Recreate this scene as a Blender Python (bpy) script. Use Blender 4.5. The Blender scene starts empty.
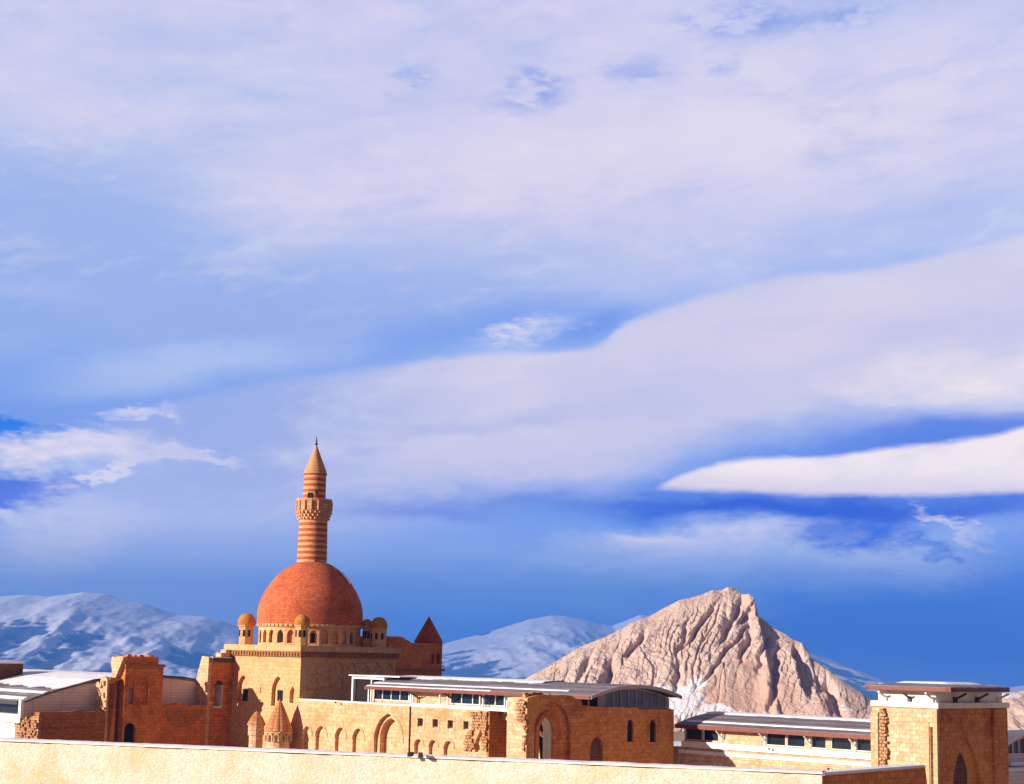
import bpy, bmesh, math, random
import numpy as np
from mathutils import Vector, Matrix
from mathutils.geometry import tessellate_polygon

random.seed(7)
R = math.radians
SC = bpy.context.scene
COL = SC.collection

# ------------------------------------------------------------------ camera
F = 1707.0
PITCH = math.atan(263.0 / F)
ROLL = R(1.2)
EYE = 14.0
EXPO = 1.02
SUN_AZ = R(67)       # to the left of the direction from the scene back to the camera
SUN_EL = R(17)
cam = bpy.data.cameras.new('camera')
cam.sensor_width = 36.0
cam.sensor_fit = 'HORIZONTAL'
cam.lens = F / 1024 * 36.0
cam.clip_start = 0.5
cam.clip_end = 90000
camo = bpy.data.objects.new('camera', cam)
COL.objects.link(camo)
fw = Vector((0, math.cos(PITCH), math.sin(PITCH)))
r0 = Vector((1, 0, 0))
u0 = Vector((0, -math.sin(PITCH), math.cos(PITCH)))
rt = r0 * math.cos(ROLL) + u0 * math.sin(ROLL)
up = -r0 * math.sin(ROLL) + u0 * math.cos(ROLL)
M = Matrix((rt, up, -fw)).transposed().to_4x4()
M.translation = Vector((0, 0, EYE))
camo.matrix_world = M
SC.camera = camo

def ray(px, py):
    return fw + rt * ((px - 512) / F) - up * ((py - 392) / F)

# ------------------------------------------------------------------ light
def srgb(r, g, b):
    f = lambda c: (c / 255 / 12.92) if c <= 10.3 else ((c / 255 + .055) / 1.055) ** 2.4
    return (f(r), f(g), f(b), 1.0)

sun = bpy.data.lights.new('sun', 'SUN')
sun.energy = 4.9
sun.angle = R(0.5)
sun.color = (1.0, 0.90, 0.82)
suno = bpy.data.objects.new('sun', sun)
COL.objects.link(suno)
to_sun = Vector((-math.sin(SUN_AZ) * math.cos(SUN_EL), -math.cos(SUN_AZ) * math.cos(SUN_EL), math.sin(SUN_EL)))
suno.rotation_euler = (-to_sun).to_track_quat('-Z', 'Y').to_euler()
suno.location = (-60, -30, 80)

SC.view_settings.view_transform = 'Standard'
SC.view_settings.look = 'None'
SC.view_settings.exposure = EXPO
SC.view_settings.gamma = 1.0
SC.view_settings.use_curve_mapping = False

# ------------------------------------------------------------------ sky
WS = 0.1
HAZE = 1.15e-4
world = bpy.data.worlds.new('World')
SC.world = world
world.use_nodes = True

class G:
    """small helper around a node tree"""
    def __init__(s, nt):
        s.nt = nt
        nt.nodes.clear()
    def node(s, t, **kw):
        n = s.nt.nodes.new(t)
        for k, v in kw.items():
            setattr(n, k, v)
        return n
    def put(s, sock, v):
        if isinstance(v, bpy.types.NodeSocket):
            s.nt.links.new(v, sock)
        else:
            sock.default_value = v
    def m(s, op, a, b=None, c=None, clamp=False):
        n = s.node('ShaderNodeMath', operation=op, use_clamp=clamp)
        s.put(n.inputs[0], a)
        if b is not None: s.put(n.inputs[1], b)
        if c is not None: s.put(n.inputs[2], c)
        return n.outputs[0]
    def sm(s, x, lo, hi, a=0.0, b=1.0, kind='SMOOTHSTEP'):
        n = s.node('ShaderNodeMapRange', interpolation_type=kind)
        s.put(n.inputs['Value'], x)
        s.put(n.inputs['From Min'], lo); s.put(n.inputs['From Max'], hi)
        s.put(n.inputs['To Min'], a); s.put(n.inputs['To Max'], b)
        return n.outputs['Result']
    def mix(s, f, a, b, blend='MIX'):
        n = s.node('ShaderNodeMix', data_type='RGBA', blend_type=blend)
        s.put(n.inputs[0], f); s.put(n.inputs[6], a); s.put(n.inputs[7], b)
        return n.outputs[2]
    def comb(s, x, y, z):
        n = s.node('ShaderNodeCombineXYZ')
        for i, v in enumerate((x, y, z)): s.put(n.inputs[i], v)
        return n.outputs[0]
    def sep(s, v):
        n = s.node('ShaderNodeSeparateXYZ'); s.put(n.inputs[0], v)
        return n.outputs
    def noise(s, vec, scale, detail=4.0, rough=.55, dist=0.0):
        n = s.node('ShaderNodeTexNoise')
        s.put(n.inputs['Vector'], vec); n.inputs['Scale'].default_value = scale
        n.inputs['Detail'].default_value = detail; n.inputs['Roughness'].default_value = rough
        n.inputs['Distortion'].default_value = dist
        return n.outputs['Fac'], n.outputs['Color']
    def ramp(s, x, stops):
        n = s.node('ShaderNodeValToRGB')
        s.put(n.inputs[0], x)
        e = n.color_ramp.elements
        while len(e) < len(stops): e.new(.5)
        for i, (p, c) in enumerate(stops):
            e[i].position = p; e[i].color = c
        return n.outputs[0]

def build_sky():
    g = G(world.node_tree)
    tc = g.node('ShaderNodeTexCoord')
    d = tc.outputs['Generated']
    x, y, z = g.sep(d)
    az = g.m('ARCTAN2', x, y)
    el = g.m('ARCSINE', z)
    U0 = g.m('MULTIPLY', az, F)
    V0 = g.m('MULTIPLY', el, F)
    # turbulence of the cloud outlines, stretched sideways as wind-drawn cloud is
    P = g.comb(g.m('MULTIPLY', az, 5.0), g.m('MULTIPLY', el, 13.0), 0.0)
    n1, c1 = g.noise(P, 1.6, 5, .55)
    n2, c2 = g.noise(P, 6.0, 6, .6)
    n3, c3 = g.noise(P, 20.0, 5, .6)
    P2 = g.comb(g.m('MULTIPLY', g.m('MULTIPLY_ADD', el, .16, az), 5.0), g.m('MULTIPLY', g.m('MULTIPLY_ADD', az, -.16, el), 15.0), 3.7)
    n4, _c4 = g.noise(P2, 1.5, 9, .63, .35)
    n5, _c5 = g.noise(P2, 5.0, 8, .66, .2)
    x1, y1, _ = g.sep(c1)
    x2, y2, _ = g.sep(c2)
    x3, y3, _ = g.sep(c3)
    def warp(k1, k2, k3):
        u, v = U0, V0
        for (a, b, k) in ((x1, y1, k1), (x2, y2, k2), (x3, y3, k3)):
            if k:
                u = g.m('MULTIPLY_ADD', g.m('SUBTRACT', a, .5), k * 2.2, u)
                v = g.m('MULTIPLY_ADD', g.m('SUBTRACT', b, .5), k, v)
        return u, v
    SOFT = warp(70, 22, 6)
    CRISP = warp(6, 7, 3)
    WISP = warp(40, 50, 26)
    def uv(px, py):
        r = ray(px, py).normalized()
        return math.atan2(r.x, r.y) * F, math.asin(r.z) * F
    def col(r_, g_, b_):
        k = 1 / WS / (2 ** EXPO)
        c = srgb(r_, g_, b_)
        return (c[0] * k, c[1] * k, c[2] * k, 1)
    def blob(w, px, py, rx, ry, ang=0, soft=.8):
        cu, cv = uv(px, py)
        du = g.m('SUBTRACT', w[0], cu); dv = g.m('SUBTRACT', w[1], cv)
        ca, sa = math.cos(R(ang)), math.sin(R(ang))
        a = g.m('MULTIPLY_ADD', du, ca / rx, g.m('MULTIPLY', dv, sa / rx))
        b = g.m('MULTIPLY_ADD', du, -sa / ry, g.m('MULTIPLY', dv, ca / ry))
        q = g.m('SQRT', g.m('MULTIPLY_ADD', a, a, g.m('MULTIPLY', b, b)))
        return g.sm(q, 1.0, 1.0 - soft)
    def edge(w, pts):
        """height of a cloud's outline as a function of the compass bearing"""
        n = g.node('ShaderNodeFloatCurve')
        g.put(n.inputs['Value'], g.m('MULTIPLY_ADD', w[0], 1 / 1600., .5))
        cv = n.mapping.curves[0]
        q = [uv(*p) for p in pts]
        q = [((a / 1600.) + .5, b / 800.) for a, b in q]
        q = [(0, q[0][1])] + q + [(1, q[-1][1])]
        while len(cv.points) < len(q): cv.points.new(.5, .5)
        for p, (a, b) in zip(cv.points, q):
            p.location = (a, b); p.handle_type = 'AUTO_CLAMPED'
        n.mapping.use_clip = False
        n.mapping.update()
        return g.m('MULTIPLY', n.outputs[0], 800.)
    nz = lambda n, lo, hi, a, b: g.sm(n, lo, hi, a, b, 'LINEAR')

    # clear sky
    sky = g.node('ShaderNodeTexSky', sky_type='NISHITA', sun_disc=False)
    sky.sun_elevation = SUN_EL
    sky.sun_rotation = math.pi * 2 - (math.pi - SUN_AZ)
    sky.altitude = 2000; sky.air_density = 1.0; sky.dust_density = .3; sky.ozone_density = 3.0
    vv = g.m('DIVIDE', V0, 800.)
    clear = g.ramp(vv, [(0, col(72, 126, 228)), (.10, col(84, 136, 230)), (.2, col(86, 132, 228)),
                        (.38, col(142, 172, 238)), (.6, col(164, 188, 240)), (1, col(166, 188, 240))])
    c = g.mix(.12, clear, sky.outputs[0])
    L = lambda cc, f, k, cl: g.mix(g.m('MULTIPLY', f, k) if not isinstance(k, (int, float)) or k != 1 else f, cc, cl)

    # deep band on the right, pale band on the left, low down
    c = L(c, blob(SOFT, 900, 620, 480, 120, 0, 1), .95, col(44, 100, 220))
    c = L(c, blob(SOFT, 860, 505, 420, 34, 0, 1), .8, col(50, 98, 214))
    c = L(c, blob(SOFT, 110, 575, 330, 120, 0, 1), .9, col(168, 190, 240))
    c = L(c, blob(SOFT, 250, 520, 400, 150, 0, .9), .85, col(154, 178, 238))
    c = L(c, blob(SOFT, 500, 640, 260, 80, 0, 1), .8, col(72, 130, 232))
    # high veil
    hi = g.sm(V0, 380, 560)
    c = L(c, hi, nz(n1, .3, .7, .55, .95), col(206, 206, 239))
    c = L(c, blob(SOFT, 640, 170, 620, 170, 4, .9), nz(n2, .25, .75, .8, 1.0), col(213, 209, 238))
    c = L(c, blob(SOFT, 820, 120, 420, 110, 6, 1), nz(n2, .3, .7, .4, .95), col(226, 220, 240))
    c = L(c, blob(SOFT, 420, 180, 330, 60, 8, 1), nz(n2, .3, .7, .2, .9), col(224, 216, 239))
    c = L(c, blob(SOFT, 120, 110, 210, 60, 0, 1), nz(n2, .3, .7, .1, .7), col(222, 216, 240))
    c = L(c, blob(SOFT, 430, 20, 520, 60, 0, 1), nz(n2, .3, .7, .0, .8), col(214, 208, 238))
    c = L(c, blob(SOFT, 60, 235, 300, 100, -10, 1), .85, col(156, 180, 235))
    c = L(c, blob(SOFT, 40, 290, 120, 16, 0, 1), .5, col(182, 196, 240))
    c = L(c, blob(SOFT, 200, 90, 220, 22, 0, 1), .55, col(166, 188, 238))
    c = L(c, blob(SOFT, 280, 310, 400, 70, 4, 1), nz(n4, .35, .65, .95, .6), col(152, 176, 234))
    # streaks and thin places in the veil
    veil = g.sm(V0, 230, 420)
    c = L(c, g.m('MULTIPLY', veil, g.sm(n4, .46, .78)), .5, col(228, 223, 240))
    c = L(c, g.m('MULTIPLY', veil, g.sm(n4, .52, .26)), .65, col(168, 184, 234))
    c = L(c, g.m('MULTIPLY', veil, g.sm(n5, .52, .74)), .25, col(234, 228, 241))
    for (px, py, rx, ry, k) in ((428, 84, 44, 20, .8), (540, 92, 60, 40, .9), (735, 24, 110, 34, .95), (832, 12, 60, 20, .8),
                                (640, 78, 60, 26, .6), (725, 68, 30, 20, .6)):
        gap = g.m('MULTIPLY', blob(SOFT, px, py, rx, ry, 4, 1), g.sm(n2, .40, .58))
        c = L(c, gap, k * .75, col(92, 142, 232))
    # blue slot above the long lens cloud
    c = L(c, blob(SOFT, 470, 335, 250, 34, 10, 1), .75, col(124, 160, 237))
    c = L(c, blob(CRISP, 592, 328, 75, 22, 22, 1), .8, col(108, 150, 236))
    c = L(c, blob(SOFT, 190, 362, 230, 34, 8, 1), .7, col(184, 200, 241))
    # long lens cloud
    top = edge(CRISP, [(60, 440), (120, 412), (190, 396), (300, 375), (400, 362), (480, 352), (590, 345), (625, 322), (700, 295),
                       (790, 272), (870, 267), (930, 254), (1024, 232), (1150, 205)])
    bot = edge(SOFT, [(100, 520), (300, 520), (420, 505), (520, 492), (600, 484), (680, 458), (740, 440), (800, 428),
                      (860, 418), (930, 420), (1024, 424)])
    mt = g.sm(g.m('SUBTRACT', top, CRISP[1]), -2.5, 9)
    mb = g.sm(g.m('SUBTRACT', SOFT[1], bot), -30, 46)
    mm = g.m('MULTIPLY', mt, mb)
    lefty = g.sm(U0, -330, -10, .15, 1.0)
    c = L(c, g.m('MULTIPLY', mm, lefty), nz(n1, .3, .7, .86, 1), col(203, 203, 233))
    lm = g.m('MULTIPLY', g.sm(U0, -440, -330), g.sm(U0, -70, -240))
    c = L(c, g.m('MULTIPLY', g.m('MULTIPLY', mt, g.sm(g.m('SUBTRACT', SOFT[1], bot), -70, 60)), lm), .8, col(157, 176, 232))
    # its pale body, and the grey-blue fold under the crest
    c = L(c, g.m('MULTIPLY', mm, blob(SOFT, 800, 320, 330, 52, 10, 1)), .8, col(220, 212, 234))
    c = L(c, g.m('MULTIPLY', mm, blob(SOFT, 640, 400, 190, 26, 8, 1)), .35, col(188, 190, 236))
    c = L(c, blob(SOFT, 470, 425, 200, 22, 9, 1), nz(n4, .35, .65, .1, .75), col(160, 174, 230))
    c = L(c, g.m('MULTIPLY', mm, g.sm(n4, .5, .74)), .55, col(226, 221, 239))
    c = L(c, g.m('MULTIPLY', mm, g.sm(n4, .48, .26)), .35, col(180, 188, 234))
    c = L(c, blob(SOFT, 470, 455, 210, 20, 8, 1), nz(n4, .3, .65, .3, .85), col(204, 203, 236))
    c = L(c, blob(SOFT, 500, 470, 190, 20, 5, 1), nz(n2, .3, .7, .3, .8), col(206, 204, 236))
    c = L(c, blob(SOFT, 790, 420, 120, 22, 10, 1), .55, col(150, 172, 234))
    # bright lower lip on the right
    lipb = edge(CRISP, [(780, 380), (830, 398), (870, 409), (930, 412), (1024, 412), (1100, 414)])
    lip = g.m('MULTIPLY', g.sm(g.m('SUBTRACT', CRISP[1], lipb), -3, 9), blob(SOFT, 985, 372, 190, 50, 8, .9))
    c = L(c, lip, .95, g.mix(g.sm(n5, .35, .65), col(224, 217, 236), col(242, 232, 238)))
    # dark wedge between the two lens clouds
    wed = g.m('MULTIPLY', g.sm(g.m('SUBTRACT', lipb, CRISP[1]), -4, 12), blob(SOFT, 960, 432, 280, 44, 7, .9))
    c = L(c, wed, .85, col(84, 128, 226))
    # lower lens cloud
    t2 = edge(CRISP, [(560, 520), (648, 491), (655, 487), (680, 474), (720, 462), (760, 456), (820, 455), (870, 448), (950, 440), (1000, 431),
                      (1024, 425), (1150, 405)])
    b2 = edge(CRISP, [(560, 470), (648, 487), (660, 490), (740, 493), (830, 497), (1024, 495), (1150, 494)])
    l2 = g.m('MULTIPLY', g.sm(g.m('SUBTRACT', t2, CRISP[1]), -2, 6), g.sm(g.m('SUBTRACT', CRISP[1], b2), -2.5, 7))
    sh2 = g.sm(g.m('SUBTRACT', CRISP[1], b2), 0, 30)
    c = L(c, l2, 1, g.mix(g.m('MULTIPLY', sh2, g.sm(n5, .25, .6, .5, 1)), col(212, 207, 234), col(240, 231, 239)))
    # low streaks on the right
    c = L(c, blob(SOFT, 740, 562, 420, 62, 4, 1), nz(n4, .3, .65, .5, 1.0), col(160, 186, 238))
    c = L(c, blob(SOFT, 700, 536, 190, 24, 5, .9), nz(n3, .3, .7, .5, .95), col(196, 202, 238))
    c = L(c, blob(SOFT, 640, 537, 46, 8, 0, .9), .8, col(206, 208, 238))
    c = L(c, blob(SOFT, 880, 560, 150, 36, -6, 1), nz(n3, .3, .7, .2, .85), col(170, 186, 236))
    c = L(c, blob(WISP, 955, 520, 60, 10, -30, 1), .9, col(196, 200, 238))
    c = L(c, blob(WISP, 850, 534, 92, 26, 4, .7), .9, col(56, 112, 222))
    c = L(c, blob(WISP, 935, 545, 40, 10, -20, .8), .7, col(60, 114, 222))
    c = L(c, blob(SOFT, 600, 588, 420, 30, 3, 1), nz(n4, .35, .65, .1, .85), col(122, 160, 234))
    c = L(c, blob(SOFT, 760, 552, 420, 40, 4, 1), nz(n5, .42, .7, .0, .7), col(186, 198, 238))
    c = L(c, blob(SOFT, 780, 506, 330, 13, 0, 1), .85, col(52, 100, 216))
    c = L(c, blob(SOFT, 430, 508, 190, 18, 3, 1), .6, col(88, 130, 226))
    c = L(c, blob(SOFT, 960, 650, 260, 50, 0, 1), .6, col(44, 106, 222))
    # broken white cloud on the left over blue gaps
    c = L(c, blob(SOFT, 70, 455, 120, 42, 0, 1), .5, col(170, 196, 242))
    c = L(c, blob(WISP, 15, 495, 82, 30, 6, .7), .95, col(52, 110, 226))
    c = L(c, blob(WISP, -10, 420, 60, 18, -6, .7), .95, col(24, 128, 232))
    c = L(c, blob(WISP, 60, 448, 150, 24, 2, .8), nz(n3, .25, .7, .55, 1), col(222, 217, 240))
    c = L(c, blob(WISP, 200, 457, 85, 9, -6, .9), .7, col(208, 208, 240))
    c = L(c, blob(WISP, 105, 476, 50, 11, 32, .9), .9, col(220, 216, 240))
    c = L(c, blob(WISP, 140, 412, 62, 9, 6, .9), .8, col(208, 212, 242))
    c = L(c, blob(SOFT, 150, 520, 260, 90, 0, 1), nz(n4, .35, .7, 0, .6), col(184, 198, 240))
    c = L(c, blob(SOFT, 60, 545, 130, 42, 20, .9), nz(n3, .3, .7, .4, .95), col(198, 204, 240))
    c = L(c, blob(WISP, 10, 515, 46, 9, -10, .9), .75, col(206, 210, 242))
    # wisp in the slot
    c = L(c, blob(WISP, 525, 338, 66, 20, 12, .8), nz(n3, .3, .65, .1, 1), col(212, 212, 240))
    # the sky is brighter above the low blue air than it looks through it
    dep = g.m('MINIMUM', g.m('DIVIDE', HAZE * 746.0, g.m('MAXIMUM', el, .002)), 1.15)
    T = g.m('EXPONENT', g.m('MULTIPLY', dep, -1.0))
    q = 1 / WS / 2 ** EXPO
    air_r = g.mix(g.sm(U0, -470, 430, 0, 1, 'LINEAR'), (.068 * q, .229 * q, .669 * q, 1), (.064 * q, .217 * q, .632 * q, 1))
    cr, cg, cb2 = g.sep(c); ar_, ag, ab = g.sep(air_r)
    un = [g.m('MAXIMUM', g.m('DIVIDE', g.m('SUBTRACT', p_, g.m('MULTIPLY', q_, g.m('SUBTRACT', 1.0, T))), T), .01 * q) for p_, q_ in ((cr, ar_), (cg, ag), (cb2, ab))]
    c = g.comb(*un)
    # added dark warm cloud behind the viewer and overhead, unseen, deepens wall shade
    back = g.sm(y, .86, .3)
    c = L(c, back, nz(n1, .3, .7, .8, 1.0), col(118, 82, 61))
    c = L(c, g.sm(V0, 760, 1150), nz(n1, .3, .7, .75, 1.0), col(112, 92, 92))
    # below the horizon
    c = L(c, g.sm(V0, -5, -80), 1, col(96, 120, 180))
    bg = g.node('ShaderNodeBackground')
    g.put(bg.inputs[0], c); bg.inputs[1].default_value = WS
    out = g.node('ShaderNodeOutputWorld')
    g.nt.links.new(bg.outputs[0], out.inputs[0])
build_sky()

# ------------------------------------------------------------------ frames: world <-> local
class Frame:
    def __init__(s, ox, oy, ang):
        s.o = Vector((ox, oy, 0)); s.ang = ang
        s.A = Vector((math.cos(ang), math.sin(ang), 0)); s.B = Vector((-math.sin(ang), math.cos(ang), 0))
    def loc(s, p):
        q = Vector(p) - s.o
        return Vector((q.dot(s.A), q.dot(s.B), q.z))
    def wor(s, a, b, z=0):
        return s.o + s.A * a + s.B * b + Vector((0, 0, z))
    def _hit(s, px, py, axis, val):
        d = ray(px, py); e = Vector((0, 0, EYE))
        t = (val - (e - s.o).dot(axis)) / d.dot(axis)
        return s.loc(e + d * t)
    def pb(s, px, py, b):          # a point seen on the plane b = const -> (a, z)
        q = s._hit(px, py, s.B, b); return q.x, q.z
    def pa(s, px, py, a):          # a point seen on the plane a = const -> (b, z)
        q = s._hit(px, py, s.A, a); return q.y, q.z

_p = ray(301, 657); _p = _p * (175 / _p.y)
PAL = Frame(_p.x, _p.y, R(-47))
pa, pb = PAL.pa, PAL.pb
def horiz(px, py, z):
    d = ray(px, py); t = (z - EYE) / d.z
    return Vector((0, 0, EYE)) + d * t
WID = Frame(0, 0, 0)

# ------------------------------------------------------------------ materials
def new_mat(name):
    m = bpy.data.materials.new(name); m.use_nodes = True
    return m, G(m.node_tree)
def finish(g, col, rough=.85, bump=None, bstr=.5, bdist=.05, metal=0.0, spec=.3):
    p = g.node('ShaderNodeBsdfPrincipled')
    g.put(p.inputs['Base Color'], col); g.put(p.inputs['Roughness'], rough)
    p.inputs['Metallic'].default_value = metal
    p.inputs['Specular IOR Level'].default_value = spec
    if bump is not None:
        b = g.node('ShaderNodeBump'); b.inputs['Strength'].default_value = bstr; b.inputs['Distance'].default_value = bdist
        g.put(b.inputs['Height'], bump); g.nt.links.new(b.outputs[0], p.inputs['Normal'])
    o = g.node('ShaderNodeOutputMaterial'); g.nt.links.new(p.outputs[0], o.inputs[0])
    return p
def rgb(*c): return (c[0], c[1], c[2], 1.0)

def stone(name, c1, c2, mortar, bw=.7, bh=.34, stain=(.30, .14, .06), stain_amt=.5, dirt=.6, polar=None, msize=.02, patch=.0):
    m, g = new_mat(name)
    tc = g.node('ShaderNodeTexCoord'); o = tc.outputs['Object']
    x, y, z = g.sep(o)
    u = g.m('ADD', x, y) if polar is None else g.m('MULTIPLY', g.m('ARCTAN2', x, y), polar)
    wob, wc = g.noise(o, .9, 3)
    zz = g.m('MULTIPLY_ADD', g.m('SUBTRACT', wob, .5), .12, z)
    br = g.node('ShaderNodeTexBrick', offset=.5)
    g.put(br.inputs['Vector'], g.comb(u, zz, 0.0))
    br.inputs['Scale'].default_value = 1.0
    br.inputs['Brick Width'].default_value = bw; br.inputs['Row Height'].default_value = bh
    br.inputs['Mortar Size'].default_value = msize; br.inputs['Mortar Smooth'].default_value = .3
    br.inputs['Color1'].default_value = rgb(*c1); br.inputs['Color2'].default_value = rgb(*c2)
    br.inputs['Mortar'].default_value = rgb(*mortar)
    br.inputs['Bias'].default_value = -.1
    nb, _ = g.noise(o, .33, 6, .62)
    nf, _ = g.noise(o, 3.2, 6, .7)
    ns, _ = g.noise(g.comb(g.m('MULTIPLY', u, 1.6), g.m('MULTIPLY', z, .16), 0.0), 1.0, 4, .6)
    c = br.outputs['Color']
    c = g.mix(g.sm(nb, .48, .68, 0, stain_amt), c, rgb(*stain))
    c = g.mix(g.sm(ns, .55, .75, 0, dirt * .5), c, rgb(stain[0] * .6, stain[1] * .6, stain[2] * .6))
    if patch:
        n4, _ = g.noise(o, .16, 3, .5)
        c = g.mix(g.sm(n4, .5, .56, 0, patch), c, rgb(min(1, c1[0] * 1.25), min(1, c1[1] * 1.3), min(1, c1[2] * 1.4)))
    nv, _ = g.noise(o, 9.0, 3, .6)
    dark = g.m('MULTIPLY', g.sm(nf, .3, .72, .66, 1.24, 'LINEAR'), g.sm(nv, .3, .7, .85, 1.12, 'LINEAR'))
    c = g.mix(1.0, c, g.comb(dark, dark, dark), 'MULTIPLY')
    hgt = g.m('ADD', g.m('MULTIPLY', br.outputs['Fac'], -.35), g.m('MULTIPLY', nf, 1.4))
    finish(g, c, .92, hgt, .6, .06)
    return m

def plain(name, c, rough=.6, var=.15, scale=3, metal=0.0, spec=.4):
    m, g = new_mat(name)
    tc = g.node('ShaderNodeTexCoord')
    n, _ = g.noise(tc.outputs['Object'], scale, 5, .65)
    k = g.sm(n, .3, .7, 1 - var, 1 + var, 'LINEAR')
    cc = g.mix(1.0, rgb(*c), g.comb(k, k, k), 'MULTIPLY')
    finish(g, cc, rough, n, .2, .03, metal, spec)
    return m

MAT = {}
MAT['cream'] = stone('cream ashlar', (.73, .46, .26), (.63, .345, .165), (.55, .29, .13), .8, .4, (.58, .25, .08), .65, .6)
MAT['mosque'] = stone('mosque ashlar', (.72, .42, .20), (.67, .365, .16), (.60, .31, .125), .8, .4, (.56, .22, .06), .5, .55)
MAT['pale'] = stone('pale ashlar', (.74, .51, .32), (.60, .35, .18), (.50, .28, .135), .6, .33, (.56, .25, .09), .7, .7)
MAT['rust'] = stone('shade reddened rust stone', (.74, .25, .058), (.56, .155, .032), (.46, .12, .025), .6, .33, (.26, .06, .014), .75, .9, patch=.4)  # copy of the pale stone with shade put into a redder colour
MAT['orange'] = stone('shade reddened brown stone', (.76, .32, .085), (.63, .205, .046), (.54, .16, .036), .6, .33, (.36, .085, .018), .75, .9, patch=.5)  # brighter copy, the shade of sunless faces put into its colour
MAT['rubble'] = stone('rubble masonry', (.64, .37, .19), (.50, .26, .11), (.26, .12, .05), .34, .26, (.3, .12, .04), .6, .6, msize=.05)
MAT['dome'] = stone('dome brick', (.72, .185, .07), (.54, .11, .038), (.42, .08, .03), .42, .2, (.36, .06, .022), .65, .5, polar=5.4, msize=.02)
MAT['ochre'] = stone('ochre cap stone', (.64, .28, .04), (.56, .22, .03), (.44, .17, .02), .3, .18, (.3, .1, .02), .5, .4)
MAT['conestone'] = stone('red cone stone', (.48, .12, .045), (.42, .09, .033), (.32, .06, .022), .4, .25, (.2, .05, .02), .5, .5)
MAT['kumbet'] = stone('mausoleum stone', (.60, .27, .11), (.52, .21, .08), (.36, .14, .05), .5, .3, (.3, .1, .04), .5, .5)
MAT['cornice'] = stone('cornice stone', (.46, .20, .08), (.38, .15, .055), (.28, .11, .04), .35, .2, (.2, .07, .03), .6, .6)
MAT['rampart'] = stone('dark roughcast', (.24, .10, .05), (.18, .075, .035), (.12, .05, .025), .45, .3, (.08, .035, .02), .6, .6)
def front_mat():
    m, g = new_mat('foreground rubble plaster')
    tc = g.node('ShaderNodeTexCoord'); o = tc.outputs['Object']
    x, y, z = g.sep(o)
    w1, _ = g.noise(o, 1.3, 4, .6)
    vo = g.node('ShaderNodeTexVoronoi', feature='DISTANCE_TO_EDGE')
    g.put(vo.inputs['Vector'], g.comb(g.m('MULTIPLY_ADD', g.m('SUBTRACT', w1, .5), 1.2, g.m('MULTIPLY', x, 3.4)), g.m('MULTIPLY', w1, 2.0), g.m('MULTIPLY', z, 5.6))); vo.inputs['Scale'].default_value = 1.0
    vc = g.node('ShaderNodeTexVoronoi', feature='F1')
    g.put(vc.inputs['Vector'], g.comb(g.m('MULTIPLY_ADD', g.m('SUBTRACT', w1, .5), 1.2, g.m('MULTIPLY', x, 3.4)), g.m('MULTIPLY', w1, 2.0), g.m('MULTIPLY', z, 5.6))); vc.inputs['Scale'].default_value = 1.0
    n1, _ = g.noise(o, .28, 7, .66); n2, _ = g.noise(o, 2.4, 7, .72); n3, _ = g.noise(o, 11.0, 3, .6)
    cv, _, _ = g.sep(vc.outputs['Color'])
    c = g.mix(cv, rgb(.80, .69, .56), rgb(.78, .63, .46))
    c = g.mix(g.sm(n2, .46, .70, 0, .75), c, rgb(.80, .715, .60))
    c = g.mix(g.m('MULTIPLY', g.sm(n1, .46, .64), g.sm(n2, .35, .6)), c, rgb(.74, .50, .26))
    c = g.mix(g.m('MULTIPLY', g.sm(vo.outputs['Distance'], .11, .0, 0, .55), g.sm(n2, .65, .35)), c, rgb(.42, .27, .15))
    c = g.mix(g.sm(n3, .62, .74, 0, .55), c, rgb(.38, .22, .11))
    h = g.m('ADD', g.m('MULTIPLY', g.sm(vo.outputs['Distance'], 0, .2), .35), g.m('MULTIPLY', n2, 1.8))
    finish(g, c, .95, h, .55, .05)
    return m
MAT['front'] = front_mat()
MAT['glass'] = plain('dark glass', (.012, .022, .032), .12, .3, .6, 0, .6)
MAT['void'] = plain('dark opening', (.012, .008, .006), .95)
MAT['white'] = plain('white painted metal', (.80, .78, .74), .5, .06)
MAT['plaster'] = plain('white plaster band', (.84, .78, .66), .8, .12, 1.2)
MAT['fascia'] = plain('red painted fascia', (.19, .045, .024), .5, .25)
MAT['beam'] = plain('dark steel', (.05, .045, .045), .5, .2)
MAT['lead'] = plain('dark lead sheet', (.055, .035, .03), .6, .3)
MAT['iron'] = plain('black iron', (.02, .02, .022), .5)

def cladding(name, c):
    m, g = new_mat(name)
    tc = g.node('ShaderNodeTexCoord'); x, y, z = g.sep(tc.outputs['Object'])
    s = g.m('FRACT', g.m('MULTIPLY', z, 3.4))
    line = g.sm(s, .82, .95)
    pv = g.m('FRACT', g.m('MULTIPLY', g.m('ADD', x, y), .32))
    line2 = g.sm(pv, .97, .985)
    n, _ = g.noise(tc.outputs['Object'], .8, 5)
    c2 = g.mix(g.sm(n, .3, .7, 0, .35), rgb(*c), rgb(c[0] * .8, c[1] * .62, c[2] * .55))
    cc = g.mix(g.m('MAXIMUM', g.m('MULTIPLY', line, .5), g.m('MULTIPLY', line2, .6)), c2, rgb(c[0] * .4, c[1] * .36, c[2] * .36))
    finish(g, cc, .7, line, .5, .03)
    return m
MAT['clad'] = cladding('board cladding', (.78, .66, .60))

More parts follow.
